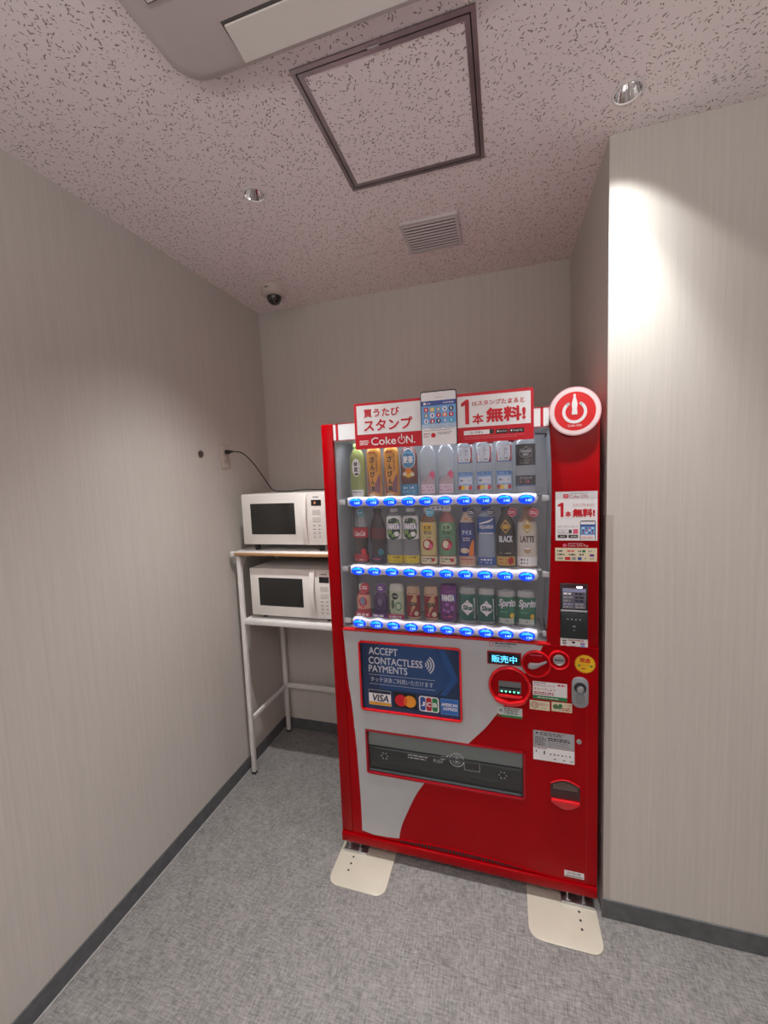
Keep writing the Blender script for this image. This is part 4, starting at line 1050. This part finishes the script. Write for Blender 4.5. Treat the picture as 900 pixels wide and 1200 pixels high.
# ---- top row
def d_green(g, r, H_):
    g.disc(-.001, .120, .019, .037, mat('tea_pale', 'c9d3b0', .4), 1, 24)
    g.disc(-.001, .120, .017, .035, PW, 1.3, 24)
    g.text('綾', -.010, .006, .126, .144, PK, 2, bold=.02); g.text('鷹', -.010, .006, .103, .123, PK, 2, bold=.02)
    g.disc(0, .094, .009, .005, PK, 2, 14)
    g.rows(.009, .015, .10, .145, 6, GRN, 2, .5, 3)
    g.quad(-.028, .028, .004, .030, PW, 1); g.rows(-.022, .022, .007, .026, 2, PK, 2, .5, 4)
    g.quad(-.001, .001, .032, .080, GRN, 1)
drink('tea_bottle', 'green tea bottle at the left end of the top row', 'bottle', CX1[0], 0, .0325, .217, prof_tea, col('green_tea', '8f9a4e'), col('cap_green', '5d7a34'), d_green, G1)
AMB = col('barley_orange', 'c98e3c'); OR2 = mat('orange_label', 'd9973a', .4); PLAB = mat('plum_print', '7d4a5c', .45)
def d_orange(g, r, H_):
    full(g, r, .010, .170, OR2)
    g.shape([(.004, .02), (.028, .01), (.030, .09), (.018, .08), (.006, .05)], PLAB, .9); g.shape([(-.028, .012), (-.012, .014), (-.018, .06), (-.029, .12)], PLAB, .9)
    for k, ch in enumerate('さんぴん茶'): g.text(ch, -.013 + .002 * (k % 2), .007, .136 - k * .029, .160 - k * .029, PK, 2, bold=.035)
    g.rows(.011, .019, .10, .17, 9, PK, 2, .5, 3)
    g.rows(-.018, .010, .004, .014, 1, PW, 2, .6, 9); g.rows(-.020, .016, .172, .182, 1, PRD, 2, .5, 19)
o_ = drink('tea_bottle', 'orange tea bottle beside the green tea bottle, second in the top row', 'bottle', CX1[1], 0, .0305, .217, prof_straight, AMB, col('cap_orange', 'c87c28'), d_orange, G1)
clone(o_, CX1[2] - CX1[1], 'orange tea bottle next to the blue labelled barley tea, third in the top row')
def d_mugi(g, r, H_):
    full(g, r, .062, .205, mat('barley_brown', '6e3c34', .4), .4)
    g.disc(0, .146, .030, .040, mat('mugi_blue', '2b82ae', .4), 1, 28); g.disc(0, .146, .030, .040, PW, 1.4, 28, r0=.93)
    g.text('麦茶', -.021, .021, .128, .156, PW, 2, bold=.03); g.text('やかんの', -.016, .016, .164, .174, PW, 2)
    g.shape([(-.024, .085), (-.012, .100), (0, .114), (.012, .100), (.024, .088), (.020, .078), (-.020, .078)], ORA, 1.7); g.disc(-.015, .086, .010, .008, CREAM, 2.1, 14); g.disc(.014, .084, .010, .008, CREAM, 2.1, 14); g.disc(0, .080, .010, .008, YEL, 2.2, 14)
    full(g, r, .004, .046, mat('mugi_blue', '2b82ae', .4), .7); g.rows(-.022, .022, .010, .040, 2, PW, 2, .45, 4)
drink('tea_bottle', 'barley tea bottle with a round blue label, fourth in the top row', 'bottle', CX1[3], 0, .033, .217, prof_tea, col('brown_tea', '5c3530'), col('cap_blue', '2b6fa0'), d_mugi, G1)
def d_water(g, r, H_):
    g.quad(-.030, .030, .008, .044, mat('rose_label', 'd9c2d2', .45), 1); g.rows(-.024, .024, .014, .038, 2, PRD, 2, .5, 6)
    g.shape([(-.028, .045), (.030, .045), (.030, .088), (.018, .098), (.006, .080), (-.010, .066), (-.028, .060)], mat('rose_grey', 'b49ea6', .45), 1)
    g.disc(.020, .078, .012, .016, PNK, 1.5, 16); g.disc(.010, .064, .009, .010, mat('rose_grey', 'b49ea6', .45), 1.8, 12); g.rows(-.026, .004, .054, .078, 3, PG, 2, .4, 8)
wb = drink('water_bottle', 'clear water bottle with pink label beside the barley tea, fifth in the top row', 'bottle', CX1[4], 0, .0325, .217, prof_tea, PET, PW, d_water, G1)
clone(wb, CX1[5] - CX1[4], 'clear water bottle with pink label, sixth in the top row, before the red cornered labels')
def d_fruit(g, r, H_):
    g.quad(-.029, .029, .118, .176, mat('fruit_label_white', 'cdd3de', .45), 1); g.shape([(.016, .118), (.029, .118), (.029, .176), (.022, .176), (.024, .14)], PRD, 1.5)
    g.shape([(-.029, .118), (-.024, .118), (-.026, .15), (-.029, .165)], PR, 1.5)
    g.rows(-.017, .015, .142, .168, 2, BLU, 2, .62, 5); g.rows(-.014, .018, .124, .134, 1, NAVY, 2, .5, 6); g.quad(-.029, .029, .117, .1205, BLU, 2)
    g.quad(-.029, .029, .016, .082, mat('fruit_label_blue', '8fb0dc', .45), 1); g.quad(-.029, .029, .070, .084, mat('fruit_label_mid', '4f82bc', .45), 1.4); g.quad(-.022, .024, .040, .064, mat('fruit_label_white', 'cdd3de', .45), 1.5)
    g.rows(-.018, .020, .046, .058, 1, NAVY, 2, .6, 7); g.rows(-.016, .018, .072, .080, 1, PW, 2, .5, 11)
    for x, mm in ((-.021, PRD), (-.009, YEL), (.006, CREAM), (.019, PR)): g.disc(x, .026, .0085, .009, mm, 2, 14)
    for z in (.092, .102, .110): g.quad(-.029, .029, z, z + .0012, PG, 1)
fb = drink('water_bottle', 'flavoured water bottle with white and blue labels, next to the pink labelled waters', 'bottle', CX1[6], 0, .0315, .217, prof_straight, PET, PW, d_fruit, G1)
clone(fb, CX1[7] - CX1[6], 'flavoured water bottle with white and blue labels, middle one of its three')
clone(fb, CX1[8] - CX1[6], 'flavoured water bottle with white and blue labels, beside the black labelled soda')
def d_canada(g, r, H_):
    full(g, r, .100, .176, mat('soda_label', '15161c', .35)); g.rows(-.022, .022, .104, .122, 2, PG, 2, .45, 2)
    pts = [(-.024, .145), (-.020, .158), (-.008, .160), (0, .168), (.008, .160), (.020, .158), (.024, .145), (.020, .132), (.008, .130), (0, .124), (-.008, .130), (-.020, .132)]
    g.shape(pts, mat('badge_grey', '9a9ca4', .4), 1); g.shape([(x * .93, .145 + (z - .145) * .9) for x, z in pts], MATS['soda_label'], 1.5)
    g.text('CANADA', -.018, .018, .146, .155, LT, 2, bold=.02); g.text('DRY', -.010, .010, .134, .143, LT, 2, bold=.02)
    full(g, r, .030, .064, MATS['soda_label']); g.text('ストロング', -.022, .022, .050, .060, LT, 2); g.rows(-.020, .022, .036, .047, 1, PNK, 2, .6, 2); full(g, r, .026, .030, BLU)
drink('soda_bottle', 'clear sparkling water bottle with black labels at the right end of the top row', 'bottle', CX1[9], 0, .034, .217, prof_straight, PET, PK, d_canada, G1)
# ---- middle row
COLA = col('cola_dark', '1c0d0f', coat=.6); CRED = mat('cola_label_red', 'a51226', .4)
def d_cola(g, r, H_):
    full(g, r, .108, .150, CRED, .7); g.text('Coca-Cola', -.024, .024, .116, .136, PW, 2, bold=.005, shear=.2)
    full(g, r, .010, .040, CRED, .7); g.rows(-.022, .022, .012, .022, 1, PW, 2, .5, 2); g.disc(.017, .050, .013, .013, PR, 1.2, 16)
drink('cola_bottle', 'cola bottle with red label at the left end of the middle row', 'bottle', CX2[0], 1, .0325, .225, prof_contour, COLA, PW, d_cola, G2, bands=((.66, 1.0, PET),))
def d_zero(g, r, H_):
    full(g, r, .106, .148, mat('zero_label', '55121f', .4), .7); g.rows(-.02, .02, .118, .138, 1, CRED, 2, .5, 2)
    g.disc(.016, .050, .014, .014, TEAL, 1.2, 16); full(g, r, .010, .036, NAVY, .7); g.rows(-.022, .014, .016, .026, 1, PNK, 2, .5, 3)
drink('cola_bottle', 'dark sugar free cola bottle with black cap, second in the middle row', 'bottle', CX2[1], 1, .033, .225, prof_contour, mat('zero_dark', '22101c', .3, coat=.5), PK, d_zero, G2)
def d_fanta(g, r, H_):
    full(g, r, .104, .196, mat('soda_white', 'd3d6d2', .4), .4)
    g.shape([(-.030, .155), (-.020, .183), (.004, .190), (.024, .182), (.030, .160), (.030, .128), (.020, .108), (-.006, .100), (-.024, .112), (-.030, .130)], mat('soda_deep_green', '2b4a38', .4), 1)
    g.disc(-.016, .132, .010, .010, mat('soda_leaf', '7fa05a', .4), 1.5, 14); g.disc(.012, .124, .011, .010, PW, 1.5, 14); g.disc(-.002, .118, .008, .007, MATS['soda_leaf'], 1.8, 12); g.disc(.018, .170, .007, .006, MATS['soda_leaf'], 1.5, 12)
    g.quad(-.030, .030, .143, .166, BLU, 1.6); g.text('FANTA', -.026, .027, .142, .167, PW, 2.3, bold=.05)
    full(g, r, .006, .038, mat('soda_yellow', 'cdb62e', .4), 1); g.rows(-.022, .022, .024, .036, 1, PK, 2, .6, 3); g.rows(-.018, .022, .010, .020, 1, GRN, 2, .5, 5)
    g.rows(-.020, .020, .040, .052, 2, PG, 2, .3, 8)
f_ = drink('soda_bottle', 'white grape soda bottle beside the black capped cola, third in the middle row', 'bottle', CX2[2], 1, .0325, .225, prof_straight, PET, PW, d_fanta, G2)
clone(f_, CX2[3] - CX2[2], 'white grape soda bottle beside the beige tea, fourth in the middle row')
def d_tea5(main, ac, dk):
    def f(g, r, H_):
        full(g, r, .040, .170, main, .5); g.disc(0, .150, .020, .016, ac, 1.1, 20); g.text('花伝', -.016, .016, .122, .140, dk, 2, bold=.02); g.text('紅茶', -.014, .014, .142, .158, dk, 2, bold=.02)
        g.disc(0, .082, .022, .022, PRD, 1.2, 20); g.disc(-.004, .084, .012, .015, CREAM, 1.6, 16); g.disc(.010, .076, .008, .010, PNK, 1.9, 12)
        full(g, r, .006, .036, CREAM, .7); g.rows(-.024, .016, .012, .032, 2, PK, 2, .5, 3); g.disc(.020, .022, .008, .008, PR, 2, 12)
        g.rows(-.018, .018, .106, .116, 1, dk, 2, .4, 5)
    return f
drink('tea_bottle', 'beige labelled fruit tea bottle with amber neck, fifth in the middle row', 'bottle', CX2[4], 1, .033, .225, prof_tea, col('amber_tea', '8a5a3c'), PW, d_tea5(mat('beige_tea_label', 'c7b47c', .4), YEL, mat('olive_print', '5a5028', .4)), G2)
drink('tea_bottle', 'green labelled fruit tea bottle with pinkish neck, sixth in the middle row', 'bottle', CX2[5], 1, .033, .225, prof_tea, col('rose_tea', '9a5c58'), PW, d_tea5(mat('sage_tea_label', '5d8a6a', .4), mat('sage_light', '9dbb94', .4), mat('pine_print', '1e4a38', .4)), G2)
def d_royal(g, r, H_):
    full(g, r, .038, .168, mat('royal_blue_label', '1f3176', .4), .5); g.quad(-.020, .020, .118, .140, BLU, 1); g.text('アイス', -.018, .018, .122, .138, PW, 2, bold=.02)
    g.rows(-.014, .014, .096, .112, 2, PW, 2, .4, 7); g.shape([(.006, .040), (.030, .040), (.030, .100), (.020, .098), (.010, .074)], ORA, 1.2); g.disc(-.010, .060, .018, .010, CREAM, 1.4, 18); g.rows(-.020, .004, .054, .066, 1, PRD, 2, .6, 3)
    full(g, r, .006, .036, mat('tan_label', 'c29a86', .4), .8); g.rows(-.022, .022, .010, .032, 2, PRD, 2, .5, 4); g.rows(-.012, .012, .176, .186, 1, ORA, 2, .5, 6)
drink('tea_bottle', 'deep blue labelled bottle with pale neck, left of the sports drink', 'bottle', CX2[6], 1, .0305, .225, prof_neck, mat('pale_neck', 'cdb7a4', .35), BLU, d_royal, G2)
AQ = pane('aqua_plastic', tint=(.75, .86, .95), gloss=.05, rough=.12, body=.55, body_col=(.42, .52, .66))
def d_aqua(g, r, H_):
    full(g, r, .128, .190, mat('sports_blue', '24549c', .4), .5); g.text('AQUARIUS', -.028, .028, .142, .158, LT, 2, bold=.03); g.shape([(-.028, .164), (.010, .176), (.028, .184), (.028, .178), (.008, .168), (-.028, .160)], PW, 1.5)
    full(g, r, .006, .036, MATS['sports_blue'], .8); g.rows(-.022, .022, .010, .032, 2, PW, 2, .5, 4); g.quad(-.026, .026, .126, .129, PW, 1)
drink('sports_drink_bottle', 'pale blue sports drink bottle with blue label, eighth in the middle row', 'bottle', CX2[7], 1, .0325, .225, prof_straight, AQ, BLU, d_aqua, G2)
def d_coffee(base, mainc, txt, bandc, em):
    def f(g, r, H_):
        full(g, r, .006, .168, base, .5)
        g.shape([(0, .178), (.020, .152), (0, .126), (-.020, .152)], em, 1.2); g.shape([(0, .173), (.016, .152), (0, .131), (-.016, .152)], base if txt == 'BLACK' else CREAM, 1.5); g.disc(0, .152, .012, .009, em, 1.8, 16); g.rows(-.010, .010, .149, .156, 1, PK, 2, .7, 3)
        g.text(txt, -.026, .026, .094, .118, mainc, 2, bold=.03)
        if txt == 'BLACK': g.disc(0, .078, .010, .006, DGREY, 1, 14); g.rows(-.020, .020, .048, .058, 1, CREAM, 2, .3, 8)
        else: g.disc(0, .066, .012, .013, mat('cup_brown', 'b08a6c', .4), 1, 18); g.disc(0, .072, .011, .004, PW, 1.4, 14)
        full(g, r, .006, .040, bandc, .9); g.rows(-.024, .004, .010, .036, 2, PK if txt != 'BLACK' else PRD, 2, .5, 4)
        if txt == 'BLACK': g.disc(.018, .024, .012, .014, PRD, 1.4, 16)
    return f
GOLD = mat('gold_print', 'c49a34', .35, metal=.3)
drink('coffee_bottle', 'black coffee bottle with gold diamond emblem in the middle row', 'bottle', CX2[8], 1, .0325, .225, prof_neck, mat('coffee_black', '1e1a1a', .3, coat=.4), PK, d_coffee(mat('coffee_black_label', '221f20', .4), LT, 'BLACK', mat('coffee_tan', 'c39a4c', .4), GOLD), G2)
drink('coffee_bottle', 'white labelled milk coffee bottle at the right end of the middle row', 'bottle', CX2[9], 1, .0345, .225, prof_neck, mat('latte_brown', '97765f', .35), mat('latte_cap', '8a6a52', .4), d_coffee(mat('latte_white', 'c9c2b8', .4), mat('latte_text', '3a2a24', .4), 'LATTE', PW, GOLD), G2)
# ---- bottom row
def d_qoo(main, dark, face, band, ttxt):
    def f(g, r, H_):
        full(g, r, .034, .092, main, .6); g.disc(0, .062, .019, .024, dark, 1.1, 22); g.disc(0, .066, .011, .017, face, 1.5, 18)
        g.rows(-.020, .020, .090, .098, 1, dark, 2, .6, 3)
        g.mb.box(0, 0, 0, 0, 0, 0, main) if False else None
    return f
def stand(x, row, wd, z1, mt, t, seed):
    """coloured card in front of a small product"""
    z = SHELF[row] + .0005
    b = MB(); b.box(x - wd / 2, x + wd / 2, YD - .0250, YD - .0235, z, z + z1, mt)
    g = Gfx(flat(YD - .0251)); g.mb = b; g.rows(x - wd * .40, x + wd * .40, z + z1 * .25, z + z1 * .8, 1, PW, 1, .7, seed)
    b.build('price_card', t)
def balloon(t, x, z, r, mt, seed):
    g = Gfx(flat(YD - .0245)); g.mb.lathe([(r, .006), (r, -.001), (0, -.001)], (x, YD - .0230, z), mt, axis='y', n=22); g.rows(x - r * .55, x + r * .55, z - r * .4, z + r * .4, 2, PW, 1, .6, seed); g.mb.build('round_tag', t, smooth=0, flat_open=True)
PEACH = mat('peach_print', 'd8a088', .4); RASP = mat('raspberry', 'c03048', .4)
t = drink('juice_bottle', 'small red apple juice bottle at the left end of the bottom row', 'bottle', CX3[0], 2, .0300, 0.136, prof_small, mat('apple_body', 'b0404a', .35), PW, d_qoo(PEACH, RASP, mat('face_grey_blue', '7a8aa4', .4), RASP, ''), G3)
stand(CX3[0] + .002, 2, .066, .024, RASP, t, 3); balloon(t, CX3[0] + .014, SHELF[2] + .127, .019, RASP, 4)
t = drink('juice_bottle', 'small dark purple grape juice bottle, second in the bottom row', 'bottle', CX3[1], 2, .0290, 0.130, prof_small, mat('grape_body', '3c2450', .35), PUR, d_qoo(mat('grape_print', '4e3468', .4), mat('grape_dark', '241838', .4), mat('grape_grey', '6c6080', .4), PUR, ''), G3)
stand(CX3[1], 2, .062, .022, PUR, t, 5); balloon(t, CX3[1] + .010, SHELF[2] + .127, .020, mat('violet_tag', '6c3a8a', .4), 6)
def d_pinkcan(g, r, H_):
    full(g, r, .02, .115, mat('pale_green_print', 'b9c4a8', .4), .6); g.disc(-.004, .094, .014, .014, PK, 1.2, 18); g.rows(-.012, .006, .090, .098, 1, PW, 2, .7, 3); g.disc(.010, .052, .014, .018, GRN, 1.2, 18); g.disc(.010, .052, .010, .013, mat('pale_green_print', 'b9c4a8', .4), 1.5, 18); g.disc(-.014, .060, .008, .020, mat('leaf_green', '4f6b4a', .5), 1.1, 14)
t = drink('tea_can', 'pale green and white canned drink behind a pink card in the bottom row', 'can', CX3[2], 2, .0305, 0.140, prof_can, mat('pale_can', 'cfd2c6', .35), None, d_pinkcan, G3)
stand(CX3[2], 2, .068, .021, mat('hot_pink', 'c43a6e', .4), t, 7)
def d_gold(g, r, H_):
    full(g, r, .012, .100, mat('energy_red', '8c1a26', .4), .5); g.shape([(.006, .102), (-.018, .058), (-.002, .060), (-.012, .018), (.018, .068), (.002, .066), (.016, .102)], mat('energy_gold', 'c8a070', .35), 1)
    g.text('REAL', -.018, .020, .056, .074, PK, 2, bold=.05, shear=.2); g.rows(-.020, .020, .104, .110, 1, PK, 2, .4, 3); g.disc(.014, .026, .010, .010, CREAM, 1.5, 14); g.disc(-.010, .022, .008, .006, PNK, 1.5, 12)
e_ = drink('energy_drink_can', 'slim red energy drink can with cream top beside the pale green can', 'can', CX3[3], 2, .0275, 0.135, prof_can, mat('energy_cream', 'c9a88c', .3, metal=.2), None, d_gold, G3)
clone(e_, CX3[4] - CX3[3], 'slim red energy drink can with cream top beside the purple soda can')
def d_grape(g, r, H_):
    full(g, r, .010, .128, mat('grape_can', '6a2474', .35), .4)
    for k in range(9): a = k * 2.4; g.disc(.016 * math.cos(a), .050 + .004 * k * math.sin(a) * .9, .0075, .0065, (mat('grape_light', 'a25ab4', .4), mat('grape_deep', '43145a', .4))[k % 2], 1 + .05 * k, 12)
    g.quad(-.031, .031, .084, .110, BLU, 1.4); g.text('FANTA', -.026, .026, .084, .110, PW, 2, bold=.05); g.rows(-.018, .018, .018, .028, 1, PNK, 2, .5, 3)
drink('soda_can', 'purple grape soda can in the middle of the bottom row', 'can', CX3[5], 2, .0325, 0.147, prof_can, mat('grape_can_metal', '7a3c86', .25, metal=.5), None, d_grape, G3)
TG = mat('skal_green', '0d5f55', .35)
def d_skal(g, r, H_):
    full(g, r, .012, .116, TG, .4); g.shape([(0, .094), (.008, .084), (.024, .070), (.024, .054), (.008, .042), (0, .032), (-.008, .042), (-.024, .054), (-.024, .070), (-.008, .084)], PW, 1)
    g.text('Skal', -.020, .021, .053, .073, TG, 2, bold=.05, shear=.2); g.rows(-.012, .012, .080, .086, 1, PG, 2, .6, 3)
    for k in range(10): a = k * .12; g.quad(.027 + .002 * math.sin(k * .5), .031, .020 + .008 * k, .028 + .008 * k, LT, 1.2)
sk = drink('soda_can', 'green soda can with white emblem beside the purple can', 'can', CX3[6], 2, .0335, 0.140, prof_can, mat('can_metal', 'b6babd', .25, metal=.6), None, d_skal, G3)
clone(sk, CX3[7] - CX3[6], 'green soda can with white emblem beside the lemon lime cans')
SG = mat('lime_green', '0f6a50', .35)
def d_sprite(g, r, H_):
    full(g, r, .012, .112, SG, .4); g.text('Sprite', -.034, .040, .066, .104, LT, 2, bold=.03, shear=.25); g.rows(-.022, .006, .050, .058, 1, mat('lime_light', '4fae8a', .4), 2, .5, 5)
    g.quad(-.029, .029, .010, .030, mat('pale_strip', 'bcc6bc', .4), 1.2); g.rows(-.024, .010, .014, .026, 1, PK, 2, .7, 6); g.disc(.022, .040, .009, .010, YEL, 1.6, 14)
sp = drink('soda_can', 'green lemon lime soda can, second from the right end of the bottom row', 'can', CX3[8], 2, .0340, 0.134, prof_can, MATS['can_metal'], None, d_sprite, G3)
clone(sp, CX3[9] - CX3[8], 'green lemon lime soda can at the right end of the bottom row')
